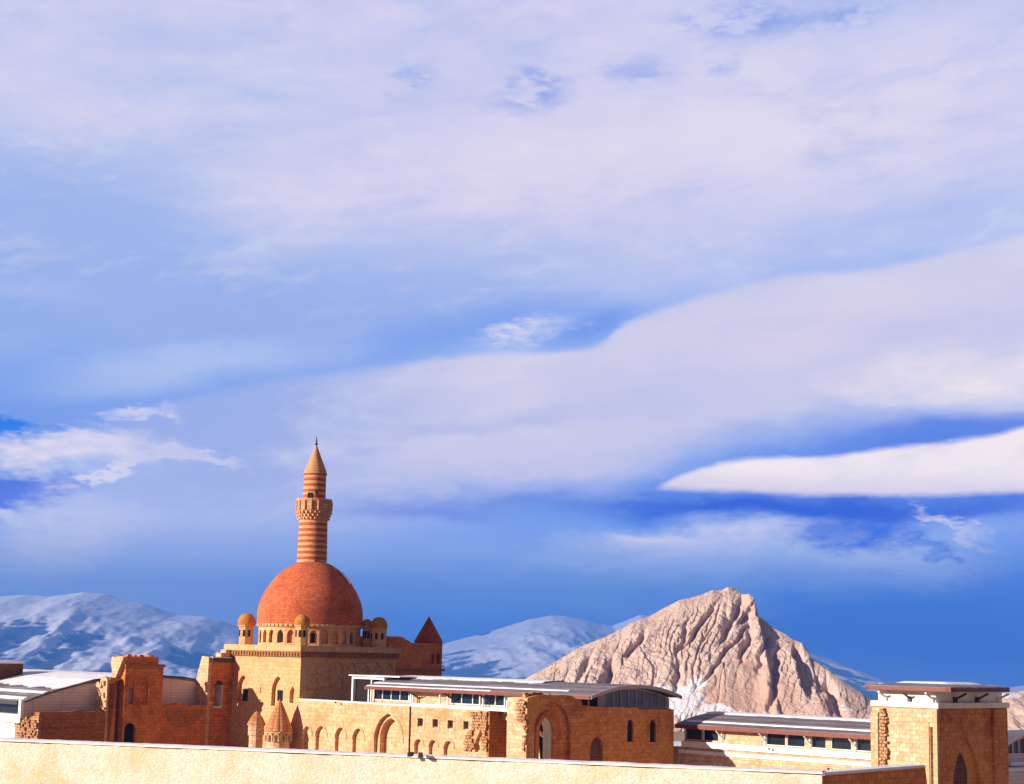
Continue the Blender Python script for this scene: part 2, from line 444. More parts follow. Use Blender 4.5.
def metal_roof():
    m, g = new_mat('grey standing seam roof')
    tc = g.node('ShaderNodeTexCoord'); x, y, z = g.sep(tc.outputs['Object'])
    s = g.m('FRACT', g.m('MULTIPLY', x, 1.6))
    seam = g.sm(g.m('ABSOLUTE', g.m('SUBTRACT', s, .5)), .44, .5)
    n, _ = g.noise(g.comb(g.m('MULTIPLY', x, .25), g.m('MULTIPLY', y, 2.2), z), 1.0, 5, .65)
    c = g.ramp(n, [(.3, rgb(.12, .095, .10)), (.5, rgb(.20, .165, .17)), (.68, rgb(.36, .31, .30))])
    bd = g.m('FRACT', g.m('MULTIPLY', y, .72))
    c = g.mix(g.sm(bd, .40, .48, 0, .55), c, rgb(.10, .075, .085))
    c = g.mix(g.sm(bd, .94, .98, 0, .7), c, rgb(.5, .46, .46))
    c = g.mix(g.m('MULTIPLY', seam, .6), c, rgb(.09, .08, .085))
    finish(g, c, .55, seam, .5, .04)
    return m
MAT['roof'] = metal_roof()

def snow():
    m, g = new_mat('snow')
    tc = g.node('ShaderNodeTexCoord')
    n, _ = g.noise(tc.outputs['Object'], .7, 6, .6)
    c = g.mix(g.sm(n, .4, .7), rgb(.88, .88, .90), rgb(.76, .77, .82))
    finish(g, c, .7, n, .6, .2)
    return m
MAT['snow'] = snow()

def bands():
    m, g = new_mat('banded minaret stone')
    tc = g.node('ShaderNodeTexCoord'); o = tc.outputs['Object']
    x, y, z = g.sep(o)
    s = g.m('FRACT', g.m('MULTIPLY', z, 1 / .62))
    red = g.sm(s, .42, .48)
    red = g.m('MULTIPLY', red, g.sm(s, 1.0, .96))
    u = g.m('MULTIPLY', g.m('ARCTAN2', x, y), 1.6)
    n, _ = g.noise(g.comb(g.m('MULTIPLY', u, 1.8), g.m('MULTIPLY', z, 3.2), 0.0), 1.2, 3)
    cream = g.mix(g.sm(n, .35, .65), rgb(.68, .345, .165), rgb(.58, .26, .105))
    redc = g.mix(g.sm(n, .35, .65), rgb(.44, .10, .03), rgb(.36, .075, .022))
    c = g.mix(red, cream, redc)
    finish(g, c, .9, red, .3, .04)
    return m
MAT['bands'] = bands()
MAT['minaret_cream'] = stone('minaret cream stone', (.68, .355, .17), (.60, .29, .125), (.40, .18, .07), .4, .3, (.4, .16, .05), .4, .3)

# ------------------------------------------------------------------ mesh helpers
class MB:
    def __init__(s): s.v = []; s.f = []
    def add(s, vs, fs):
        n = len(s.v); s.v += [tuple(v) for v in vs]; s.f += [tuple(i + n for i in f) for f in fs]
        return s
    def box(s, a0, a1, b0, b1, z0, z1):
        vs = [(a, b, z) for z in (z0, z1) for b in (b0, b1) for a in (a0, a1)]
        return s.add(vs, [(0, 2, 3, 1), (4, 5, 7, 6), (0, 1, 5, 4), (2, 6, 7, 3), (0, 4, 6, 2), (1, 3, 7, 5)])
    def slab(s, axis, c0, c1, outer, holes=()):
        """a plate between c0 and c1 along the axis, its outline and holes given in (other axis, z)"""
        loops = [list(outer)] + [list(h) for h in holes]
        P = (lambda u, z, c: (c, u, z)) if axis == 'a' else (lambda u, z, c: (u, c, z))
        flat = [p for l in loops for p in l]
        tris = tessellate_polygon([[Vector((p[0], p[1], 0)) for p in l] for l in loops])
        n = len(flat)
        vs = [P(p[0], p[1], c0) for p in flat] + [P(p[0], p[1], c1) for p in flat]
        fs = [tuple(t) for t in tris] + [tuple(i + n for i in reversed(t)) for t in tris]
        k = 0
        for l in loops:
            for i in range(len(l)):
                j = (i + 1) % len(l)
                fs.append((k + i, k + j, k + j + n, k + i + n))
            k += len(l)
        return s.add(vs, fs)
    def lathe(s, ca, cb, prof, n=32, flute=None, a0=0.0, a1=2 * math.pi):
        full = abs(a1 - a0 - 2 * math.pi) < 1e-6
        cols = n if full else n + 1
        vs = []
        for (r, z) in prof:
            for i in range(cols):
                t = a0 + (a1 - a0) * i / n
                rr = r * (flute(t, z) if flute else 1)
                vs.append((ca + rr * math.cos(t), cb + rr * math.sin(t), z))
        fs = []
        for k in range(len(prof) - 1):
            for i in range(n):
                j = (i + 1) % cols if full else i + 1
                fs.append((k * cols + i, k * cols + j, (k + 1) * cols + j, (k + 1) * cols + i))
        if full:
            fs.append(tuple(range(cols - 1, -1, -1)))
            fs.append(tuple((len(prof) - 1) * cols + i for i in range(cols)))
        return s.add(vs, fs)
    def tube(s, p0, p1, r, n=8):
        p0, p1 = Vector(p0), Vector(p1); d = (p1 - p0).normalized()
        e = d.cross(Vector((0, 0, 1)) if abs(d.z) < .9 else Vector((1, 0, 0))).normalized(); h = d.cross(e)
        vs = [p + (e * math.cos(2 * math.pi * i / n) + h * math.sin(2 * math.pi * i / n)) * r for p in (p0, p1) for i in range(n)]
        fs = [(i, (i + 1) % n, (i + 1) % n + n, i + n) for i in range(n)] + [tuple(range(n - 1, -1, -1)), tuple(range(n, 2 * n))]
        return s.add(vs, fs)
    def stone(s, a, b, z, r):
        """one loose rubble block"""
        vs = []
        for (i, j, k) in ((-1, -1, -1), (1, -1, -1), (1, 1, -1), (-1, 1, -1), (-1, -1, 1), (1, -1, 1), (1, 1, 1), (-1, 1, 1)):
            vs.append((a + i * r * random.uniform(.6, 1), b + j * r * random.uniform(.6, 1), z + k * r * random.uniform(.45, .8)))
        return s.add(vs, [(0, 3, 2, 1), (4, 5, 6, 7), (0, 1, 5, 4), (1, 2, 6, 5), (2, 3, 7, 6), (3, 0, 4, 7)])

ROOT = {}
def tag(o, label=None, cat=None, group=None, kind=None):
    if label: o['label'] = label
    if cat: o['category'] = cat
    if group: o['group'] = group
    if kind: o['kind'] = kind
    return o
def thing(name, label, cat, at, frame=None, group=None):
    fr = frame or PAL
    o = bpy.data.objects.new(name, None); COL.objects.link(o)
    o.empty_display_size = .5
    o.location = fr.wor(*at); o.rotation_euler = (0, 0, fr.ang)
    ROOT[o.name] = Vector(at)
    return tag(o, label, cat, group)
def root_of(o):
    while o.parent: o = o.parent
    return o
def part(name, mb, mat, parent, label=None, smooth=False, at=None, bevel=0.0):
    base = ROOT[root_of(parent).name]
    own = Vector(at) if at else None
    if own is None:
        own = base if parent.parent is None else base + Vector(parent.get('_off', (0, 0, 0)))
    me = bpy.data.meshes.new(name)
    me.from_pydata([tuple(Vector(v) - own) for v in mb.v], [], mb.f)
    bm = bmesh.new(); bm.from_mesh(me)
    bmesh.ops.recalc_face_normals(bm, faces=bm.faces)
    if bevel:
        bmesh.ops.remove_doubles(bm, verts=bm.verts, dist=1e-5)
    bm.to_mesh(me); bm.free()
    if smooth:
        for p in me.polygons: p.use_smooth = True
        try: me.set_sharp_from_angle(angle=R(38))
        except Exception: pass
    o = bpy.data.objects.new(name, me); COL.objects.link(o)
    o.parent = parent
    poff = base if parent.parent is None else OFF[parent.name]
    o.location = own - poff
    OFF[o.name] = own
    me.materials.append(MAT[mat] if isinstance(mat, str) else mat)
    if label: o['label'] = label
    return o
OFF = {}

def arch(x0, x1, z0, zs, za, n=7):
    """outline of a pointed-arch opening"""
    c = (x0 + x1) / 2; h = (x1 - x0) / 2; H = za - zs
    pts = [(x0, z0), (x1, z0), (x1, zs)]
    R_ = (h * h + H * H) / (2 * h) if H >= h else None
    for i in range(1, n):
        t = i / n
        if R_:
            ang = math.asin(min(1, H / R_)) * t
            pts.append((x1 - R_ + R_ * math.cos(ang), zs + R_ * math.sin(ang)))
        else:
            pts.append((c + h * math.cos(t * math.pi / 2), zs + H * math.sin(t * math.pi / 2)))
    pts.append((c, za))
    L_ = [(2 * c - p[0], p[1]) for p in reversed(pts[3:-1])]
    return pts + L_ + [(x0, zs)]
def rect(x0, x1, z0, z1): return [(x0, z0), (x1, z0), (x1, z1), (x0, z1)]
def rough(pts, step=.5, amp=.12):
    """a broken masonry outline: steps of the size of the blocks"""
    out = []
    for p, q in zip(pts[:-1], pts[1:]):
        L_ = math.hypot(q[0] - p[0], q[1] - p[1]); n = max(1, int(L_ / step))
        for i in range(n):
            t = i / n
            out.append((p[0] + (q[0] - p[0]) * t + random.uniform(-amp, amp) * (i > 0), p[1] + (q[1] - p[1]) * t + random.uniform(-amp, amp) * (i > 0)))
    out.append(pts[-1])
    return out
def A2(pts, a): return [pa(x, y, a) for x, y in pts]
def B2(pts, b): return [pb(x, y, b) for x, y in pts]
def archpx_b(b, x0, x1, ytop, ybot=None, rise=.5, z0=None):
    l, za = pb(x0, ytop, b); r, _ = pb(x1, ytop, b); za = pb((x0 + x1) / 2, ytop, b)[1]
    if z0 is None: z0 = pb((x0 + x1) / 2, ybot, b)[1]
    return arch(l, r, z0, za - (r - l) * rise, za)
def archpx_a(a, x0, x1, ytop, ybot=None, rise=.5, z0=None):
    l, _ = pa(x0, ytop, a); r, _ = pa(x1, ytop, a); za = pa((x0 + x1) / 2, ytop, a)[1]
    if z0 is None: z0 = pa((x0 + x1) / 2, ybot, a)[1]
    return arch(l, r, z0, za - (r - l) * rise, za)

# numpy value noise for terrain
def _h(ix, iy, seed):
    n = (ix.astype(np.int64) * 374761393 + iy.astype(np.int64) * 668265263 + seed * 974711) & 0xffffffff
    n = ((n ^ (n >> 13)) * 1274126177) & 0xffffffff
    return ((n ^ (n >> 16)) & 0xffff) / 65535.0
def vnoise(x, y, seed=0):
    ix = np.floor(x); iy = np.floor(y); fx = x - ix; fy = y - iy
    fx = fx * fx * fx * (fx * (fx * 6 - 15) + 10); fy = fy * fy * fy * (fy * (fy * 6 - 15) + 10)
    a = _h(ix, iy, seed); b = _h(ix + 1, iy, seed); c = _h(ix, iy + 1, seed); d = _h(ix + 1, iy + 1, seed)
    return (a * (1 - fx) + b * fx) * (1 - fy) + (c * (1 - fx) + d * fx) * fy
def fbm(x, y, oct=5, seed=0, gain=.5):
    s = 0; amp = 1; t = 0
    for i in range(oct):
        s = s + amp * vnoise(x * 2 ** i, y * 2 ** i, seed + i * 17); t += amp; amp *= gain
    return s / t
def ridged(x, y, oct=5, seed=0, gain=.55):
    s = 0; amp = 1; t = 0
    for i in range(oct):
        s = s + amp * (1 - np.abs(2 * vnoise(x * 2 ** i, y * 2 ** i, seed + i * 31) - 1)); t += amp; amp *= gain
    return s / t
def sst(x, lo, hi):
    t = np.clip((x - lo) / (hi - lo), 0, 1); return t * t * (3 - 2 * t)
def grid_obj(name, X, Y, Z, mat, smooth=True):
    ny, nx = X.shape
    me = bpy.data.meshes.new(name)
    vs = np.stack([X, Y, Z], -1).reshape(-1, 3)
    idx = np.arange(nx * ny).reshape(ny, nx)
    fs = np.stack([idx[:-1, :-1], idx[:-1, 1:], idx[1:, 1:], idx[1:, :-1]], -1).reshape(-1, 4)
    me.from_pydata(vs.tolist(), [], fs.tolist())
    if smooth: me.polygons.foreach_set('use_smooth', [True] * len(me.polygons))
    o = bpy.data.objects.new(name, me); COL.objects.link(o)
    me.materials.append(mat)
    o['kind'] = 'structure'
    return o

# ------------------------------------------------------------------ ground, hills, air
def ground_mat():
    m, g = new_mat('ground earth and snow')
    geo = g.node('ShaderNodeNewGeometry'); p = geo.outputs['Position']
    n, _ = g.noise(p, .02, 8, .6)
    n2, _ = g.noise(p, .6, 5, .6)
    c = g.mix(g.sm(n2, .3, .7), rgb(.30, .19, .105), rgb(.40, .28, .17))
    c = g.mix(g.sm(n, .5, .62), c, rgb(.78, .78, .82))
    finish(g, c, .95, n2, .4, .2)
    return m
rr = np.concatenate([[0.5], np.geomspace(6, 19000, 120)])
tt = np.linspace(0, 2 * np.pi, 129)
RR, TT = np.meshgrid(rr, tt)
GX = RR * np.cos(TT); GY = RR * np.sin(TT)
gd = np.hypot(GX, np.maximum(GY - 180, 0)) 
GY = np.maximum(GY, -2900.0)
GZ = np.where(GY < 80, np.clip(12.3 - .155 * GY, 0, 70), 0.0)
GZ = GZ * (1 - sst(np.abs(GX), 400, 1500))
GZ = np.where(GY < -2500, GZ, GZ) - 275 * sst(RR, 280, 2400) * sst(GY, -200, 300)
GZ = GZ + sst(RR, 400, 1500) * (fbm(GX / 300, GY / 300, 4, 3) - .5) * 30
grid_obj('ground', GX, GY, GZ, ground_mat())

def rock_mat():
    m, g = new_mat('sandy limestone rock')
    geo = g.node('ShaderNodeNewGeometry'); p = geo.outputs['Position']
    x, y, z = g.sep(p)
    # beds of the rock dip to the left
    w = g.m('MULTIPLY_ADD', z, -.55, x)
    q = g.comb(g.m('MULTIPLY', w, .09), g.m('MULTIPLY', y, .02), g.m('MULTIPLY', z, .018))
    n1, _ = g.noise(q, 1.0, 7, .68)
    n2, _ = g.noise(p, .05, 7, .65)
    n3, _ = g.noise(p, .012, 4, .55)
    c = g.ramp(n1, [(.22, rgb(.36, .235, .175)), (.38, rgb(.55, .39, .30)), (.6, rgb(.62, .465, .37)), (.8, rgb(.67, .54, .46))])
    k1, _ = g.noise(g.comb(g.m('MULTIPLY', w, .11), g.m('MULTIPLY', y, .03), g.m('MULTIPLY', z, .022)), 1.0, 5, .62)
    k2, _ = g.noise(g.comb(g.m('MULTIPLY', w, .30), g.m('MULTIPLY', y, .10), g.m('MULTIPLY', z, .07)), 1.0, 4, .6)
    cr1 = g.m('MULTIPLY', g.sm(g.m('ABSOLUTE', g.m('SUBTRACT', k1, .47)), .022, .006), g.sm(n3, .42, .58))
    cr2 = g.m('MULTIPLY', g.sm(g.m('ABSOLUTE', g.m('SUBTRACT', k2, .52)), .03, .008), g.sm(n2, .46, .60))
    c = g.mix(g.m('MULTIPLY', g.m('MAXIMUM', cr1, g.m('MULTIPLY', cr2, .7)), .75), c, rgb(.20, .115, .08))
    n7, _ = g.noise(p, .35, 5, .7)
    c = g.mix(g.sm(n7, .56, .72, 0, .5), c, rgb(.36, .22, .15))
    at = g.node('ShaderNodeAttribute', attribute_name='scree')
    sc = at.outputs['Fac']
    c = g.mix(g.sm(g.m('ADD', sc, g.m('MULTIPLY', g.m('SUBTRACT', n2, .5), .7)), .4, .6, 0, .85), c,
              g.mix(g.sm(n2, .35, .65), rgb(.54, .32, .22), rgb(.60, .42, .31)))
    sa = g.node('ShaderNodeAttribute', attribute_name='snowy')
    c = g.mix(g.sm(g.m('ADD', sa.outputs['Fac'], g.m('MULTIPLY', g.m('SUBTRACT', n2, .5), 2.2)), .5, .60, 0, .9), c, rgb(.78, .76, .78))
    finish(g, c, .95, g.m('ADD', g.m('ADD', n1, n2), g.m('MULTIPLY', n7, .8)), 1.0, 1.8)
    return m
ROCK = rock_mat()

def set_attr(o, name, arr):
    a = o.data.attributes.new(name, 'FLOAT', 'POINT')
    a.data.foreach_set('value', np.asarray(arr, dtype=np.float32).ravel())

def rocky_hill(name, prof, Yr, L_, nx, ny, base_z, seed, clefts=(), scree=(), snowp=(), swing=0.0, xpk=0.0):
    """a ridge whose crest follows the outline, falling towards the viewer and away behind"""
    P = []
    for x, y in prof:       # the crest swings towards the viewer right of the summit
        Yc = Yr
        for _ in range(4):
            Yc = Yr - swing * max(0, (x - 512) / F * Yc - xpk)
        P.append(ray(x, y) * (Yc / ray(x, y).y) + Vector((0, 0, EYE)))
    xs = np.array([p.x for p in P]); zs = np.array([p.z for p in P])
    x = np.linspace(xs[0], xs[-1], nx)
    s = np.concatenate([np.linspace(0, 1, int(ny * .8)), 1 + np.linspace(0, 1, ny - int(ny * .8) + 1)[1:]])
    X, S = np.meshgrid(x, s)
    crest = np.interp(x, xs, zs)
    crest = np.repeat(crest[None, :], len(s), 0)
    lean = np.interp(x, xs, np.array([p.y for p in P]))[None, :]
    F_ = np.minimum(S, 1)
    shape = np.where(S <= 1, F_ ** .85 * .92 + .08 * F_, 1 - (S - 1) ** 1.1)
    Z = base_z + (crest - base_z) * shape
    Y = lean - L_ * (1 - F_) + L_ * .8 * np.maximum(S - 1, 0)
    env = np.clip((1 - F_) * 6, .12, 1) * np.clip(F_ * 8, 0, 1)
    env = np.where(S > 1, .3, env)
    w = X - .55 * Z
    wx = (fbm(X / 30, Z / 30, 3, seed + 2) - .5) * 22
    def billow(x_, y_, o_, sd, gn=.5):
        t_ = 0; am = 1; tot = 0
        for i in range(o_):
            t_ = t_ + am * np.abs(2 * vnoise(x_ * 2 ** i, y_ * 2 ** i, sd + 13 * i) - 1); tot += am; am *= gn
        return t_ / tot
    def saw(q_):                     # tilted beds: a slow rise, then a sharp edge in the lee of the light
        f_ = q_ - np.floor(q_)
        return np.where(f_ < .84, f_ / .84, (1 - f_) / .16)
    m1 = sst(fbm(X / 55 + 3, Z / 55, 3, seed + 40), .36, .60)
    m2 = sst(fbm(X / 24 + 8, Z / 30, 3, seed + 41), .38, .58)
    bed = saw((w + wx * .9) / 27 + 1.6 * fbm(X / 60, Z / 45, 3, seed + 42)) * (.25 + .75 * m1) - .35
    bed2 = saw((w + wx * .6) / 9.5 + 2.2 * fbm(X / 22, Z / 26, 3, seed + 43)) * m2 - .3
    bed3 = saw((w + wx * .4) / 4.2 + 2.0 * fbm(X / 9, Z / 11, 3, seed + 44)) * (1 - .6 * m2) - .4
    lump = fbm(X / 24, Z / 22 + 9, 6, seed + 9, .62) - .5
    fine = billow(X / 5.0 + Z / 9, Z / 4.2 + 3, 3, seed + 29, .6) - .42
    sm_ = np.zeros_like(X)
    Ym = Yr - L_ * .5 - swing * 30        # where the middle of the front slope stands
    for (px, py, rx, rz) in scree:
        c = ray(px, py) * (Ym / ray(px, py).y) + Vector((0, 0, EYE))
        k = np.exp(-((X - c.x) / rx) ** 2 - ((Z - c.z) / rz) ** 2)
        sm_ = np.maximum(sm_, k)
    sn = np.zeros_like(X)
    for (px, py, rx, rz, k0) in snowp:
        c = ray(px, py) * (Ym / ray(px, py).y) + Vector((0, 0, EYE))
        sn = np.maximum(sn, k0 * np.exp(-((X - c.x) / rx) ** 2 - ((Z - c.z) / rz) ** 2))
    cr_ = fbm((w + wx * .5) / 30 + 5, Z / 130 + .004 * X, 3, seed + 60) - .5
    crev = np.exp(-(cr_ / .016) ** 2) * sst(fbm(X / 40, Z / 40, 2, seed + 61), .4, .6)
    det = (bed * 1.5 + bed2 * 1.4 + bed3 * 1.1 + lump * 4.6 + fine * 1.9 - crev * 2.0) * (1 - .84 * np.clip(np.maximum(sm_, sn), 0, 1))
    for (px, py, px2, py2, dep, wid, side) in clefts:
        Y1 = Yr if py < 612 else Ym; Y2 = Yr if py2 < 612 else Ym
        c = ray(px, py) * (Y1 / ray(px, py).y) + Vector((0, 0, EYE))
        e = ray(px2, py2) * (Y2 / ray(px2, py2).y) + Vector((0, 0, EYE))
        wob = (fbm(Z / 9, X * 0 + seed, 3, seed + 3) - .5) * 7
        lx = c.x + (Z - c.z) * (e.x - c.x) / (e.z - c.z) + wob
        hz = sst(Z, e.z - 6, e.z + 8) * (1 - sst(Z, c.z - 4, c.z + 8))
        dx = X - lx
        if side == 0:
            g_ = np.exp(-(dx / wid) ** 2)
        else:
            g_ = sst(dx, 0, wid * .5) * (1 - sst(dx, wid, wid * 7))
        det = det - dep * g_ * hz
    Yd = Y - det * env * .9
    Zd = Z + det * env * .55
    o = grid_obj(name, X, Yd, Zd, ROCK, smooth=False)
    set_attr(o, 'scree', sm_); set_attr(o, 'snowy', sn)
    return o

rocky_hill('rocky_hill', [(480, 705), (505, 690), (530, 676), (545, 668), (560, 659), (580, 647), (592, 642), (605, 637), (622, 629), (632, 622), (648, 617),
                          (662, 609), (680, 600), (690, 598), (703, 594), (712, 590), (722, 590), (728, 586.5), (736, 589), (741, 594), (749, 594),
                          (754, 598), (757, 607), (759, 616), (766, 621), (775, 629), (785, 634), (794, 640), (802, 643), (808, 650), (811, 657), (818, 662),
                          (832, 672), (846, 683), (860, 692), (878, 705), (900, 720), (925, 738), (960, 765)],
           1150, 155, 640, 330, -70, 4, swing=1.3, xpk=150,
           clefts=((757, 592, 755, 618, 7, 4, 1), (768, 620, 715, 680, 3.5, 1.4, 0), (810, 650, 808, 694, 8, 5, 1), (712, 606, 694, 648, 6, 1.4, 0), (702, 622, 690, 656, 3, 1.4, 0),
                   (655, 632, 640, 655, 7, 2, 0), (782, 640, 770, 672, 5, 2, 0), (795, 650, 772, 712, 5, 2, 0), (620, 665, 612, 695, 9, 3, 0),
                   (740, 600, 735, 640, 6, 2.2, 0), (690, 665, 682, 690, 5, 2, 0), (600, 655, 585, 680, 5, 2.5, 0), (768, 630, 755, 660, 5, 2, 0), (840, 680, 838, 720, 5, 2.5, 0)),
           scree=((742, 698, 24, 22), (772, 694, 24, 22), (838, 718, 20, 16), (758, 668, 14, 10)),
           snowp=((690, 700, 20, 13, .95), (712, 713, 26, 9, .9), (668, 694, 14, 5, .7), (704, 684, 13, 7, .64), (735, 724, 26, 5, .6), (800, 733, 40, 6, .8), (848, 715, 6, 18, .55)))
rocky_hill('rocky_hill', [(890, 770), (930, 735), (960, 715), (985, 700), (1004, 693), (1024, 691), (1060, 684), (1120, 668), (1200, 650), (1300, 640)],
           900, 260, 240, 120, -70, 11, snowp=((1015, 722, 16, 5, .9), (1016, 700, 18, 3, .6), (1090, 690, 30, 8, .9)))

def mount_mat():
    m, g = new_mat('snow covered mountain')
    geo = g.node('ShaderNodeNewGeometry'); p = geo.outputs['Position']
    at = g.node('ShaderNodeAttribute', attribute_name='bare')
    n, _ = g.noise(p, .0035, 8, .62)
    n2, _ = g.noise(p, .0011, 6, .6)
    f = g.m('ADD', at.outputs['Fac'], g.m('ADD', g.m('MULTIPLY', g.m('SUBTRACT', n, .5), 1.1), g.m('MULTIPLY', g.m('SUBTRACT', n2, .5), .5)))
    c = g.mix(g.sm(f, .53, .64), rgb(.88, .88, .90), rgb(.07, .07, .08))
    finish(g, c, .9, n, .7, 30)
    return m
MOUNT = mount_mat()
def mountain(name, prof, Yr, L_, nx, ny, base_z, seed, k=1.0, bare0=.45):
    P = [ray(x, y) * (Yr / ray(x, y).y) + Vector((0, 0, EYE)) for x, y in prof]
    xs = np.array([p.x for p in P]); zs = np.array([p.z for p in P])
    x = np.linspace(xs[0], xs[-1], nx)
    s = np.concatenate([np.linspace(0, 1, int(ny * .8)), 1 + np.linspace(0, 1, ny - int(ny * .8) + 1)[1:]])
    X, S = np.meshgrid(x, s)
    crest = np.repeat(np.interp(x, xs, zs)[None, :], len(s), 0)
    F_ = np.minimum(S, 1)
    shape = np.where(S <= 1, F_ ** 1.25, 1 - (S - 1) ** 1.1)
    Y = Yr - L_ * (1 - F_) + L_ * .5 * np.maximum(S - 1, 0)
    H = crest - base_z
    rid = ridged(X / (1300 * k) + F_ * 1.6 + seed, F_ * 2.2 - X / (3000 * k), 6, seed, .52)
    env = np.clip((1 - F_) * 3.0, .06, 1) * np.clip(F_ * 5, 0, 1)
    rid2 = ridged(X / (330 * k) + F_ * 1.5 + seed, F_ * 4 - X / (2600 * k), 5, seed + 70, .55)
    det = ((rid - .62) * .29 + (rid2 - .6) * .15) * H * env
    Z = base_z + H * shape + det
    bare = bare0 + .28 * (1 - F_) ** .8 - .8 * (rid - .6) - .9 * (rid2 - .6) - .35 * sst(F_, .62, .95)
    o = grid_obj(name, X, Y, Z, MOUNT)
    set_attr(o, 'bare', bare)
    return o
mountain('snowy_mountain', [(-420, 640), (-300, 612), (-160, 590), (-60, 600), (0, 597), (25, 595), (50, 597), (85, 592), (105, 594), (125, 599), (146, 604), (165, 611), (178, 615),
                            (207, 617), (222, 621), (237, 627), (262, 634), (300, 645), (350, 660), (420, 690)], 11000, 4800, 520, 230, -270, 21, 1.0, .42)
mountain('snowy_mountain', [(330, 690), (400, 662), (450, 642), (480, 634), (505, 627), (530, 619), (552, 615.5), (565, 616), (585, 619.5), (600, 624), (612, 626), (625, 621),
                            (640, 615), (652, 616), (670, 622), (720, 635), (780, 650), (830, 668), (900, 690)], 15500, 5500, 420, 180, -270, 33, 1.3, .56)
mountain('snowy_mountain', [(690, 690), (740, 655), (790, 645), (815, 654), (830, 659), (850, 667), (870, 676), (890, 684), (920, 690), (960, 692), (1010, 688), (1060, 680),
                            (1200, 660), (1400, 650)], 13000, 4200, 260, 100, -270, 47, 1.0, .55)

def air():
    m, g = new_mat('thin blue air')
    v = g.node('ShaderNodeVolumePrincipled')
    v.inputs['Color'].default_value = (.085, .32, 1.0, 1)
    v.inputs['Density'].default_value = HAZE
    v.inputs['Anisotropy'].default_value = 0.0
    o = g.node('ShaderNodeOutputMaterial'); g.nt.links.new(v.outputs[0], o.inputs['Volume'])
    mb = MB().box(-20000, 20000, -3000, 19500, -420, 760)
    me = bpy.data.meshes.new('haze'); me.from_pydata(mb.v, [], mb.f)
    ob = bpy.data.objects.new('haze', me); COL.objects.link(ob); me.materials.append(m)
    ob['kind'] = 'stuff'
    bm = bmesh.new(); bm.from_mesh(me); bmesh.ops.recalc_face_normals(bm, faces=bm.faces); bm.to_mesh(me); bm.free()
air()

# ================================================================== THE MOSQUE
aL = pb(228, 657, 0)[0]
zc0 = pb(301, 657, 0)[1]; zcm = pb(301, 651.5, 0)[1]; zc1 = pb(301, 645.5, 0)[1]
bR = pa(396, 657, 0)[0]
mosque = thing('mosque', 'square cream stone mosque under a large red brick dome', 'mosque', (aL / 2, bR / 2, 0))
holes = [archpx_b(0, 237.5, 249, 675, 701, .75), archpx_b(0, 272.2, 284, 676, 706, .75)]
niche = archpx_b(0, 290, 295.2, 686, 703, .9)
hx, hz = pb(260, 700, 0)
ring = [(hx + .12 * math.cos(t), hz + .12 * math.sin(t)) for t in np.linspace(0, 2 * math.pi, 9)[:-1]]
slit = rect(pb(260.2, 690, 0)[0], pb(261.2, 690, 0)[0], pb(260, 693, 0)[1], pb(260, 687, 0)[1])
b = MB().slab('b', 0, .4, rect(aL, 0, 0, zc0), holes + [niche, ring, slit])
b.box(aL + .002, -.152, .402, bR, 0, zc0)
# interlaced blind arches on the shaded flank
nA = 7; w = (bR - .8) / nA
blind = []
for i in range(nA):
    x0 = .7 + i * w
    blind.append(arch(x0 + .12, x0 + w - .12, zc0 - 3.3, zc0 - 1.5, zc0 - .45))
b.slab('a', -.15, 0, rect(.402, bR, 0, zc0), blind)
wall = part('wall', b, 'mosque', mosque)
for (x0, x1, y0, y1) in ((243.2, 248.6, 689, 701.5), (278, 283.8, 690, 701)):
    (l, zt), (r, _) = pb(x0, y0, .35), pb(x1, y0, .35); zb = pb(x0, y1, .35)[1]
    fr = part('window', MB().slab('b', .28, .4, rect(l - .1, r + .1, zb - .1, zt + .1), [rect(l, r, zb, zt)]), 'cream', mosque)
    part('pane', MB().box(l, r, .35, .395, zb, zt).box((l + r) / 2 - .03, (l + r) / 2 + .03, .32, .348, zb, zt), 'void', fr)
def ringbox(mb, a0, a1, b0, b1, z0, z1, o):
    mb.box(a0 - o, a1 + o, b0 - o, b1 + o, z0, z1)
c = MB(); ringbox(c, aL, 0, 0, bR, zc0, zcm, .22)
for i in range(26):
    t = i / 26
    x = aL + (0 - aL) * (t + .5 / 26)
    c.box(x - .12, x + .12, -.34, -.222, zc0 + .1, zcm - .1)
for i in range(30):
    y_ = bR * (i + .5) / 30
    c.box(.222, .34, y_ - .12, y_ + .12, zc0 + .1, zcm - .1)
part('cornice', c, 'cornice', mosque)
part('parapet', (lambda q: (ringbox(q, aL, 0, 0, bR, zcm + .002, zc1, .34), q)[1])(MB()), 'mosque', mosque)
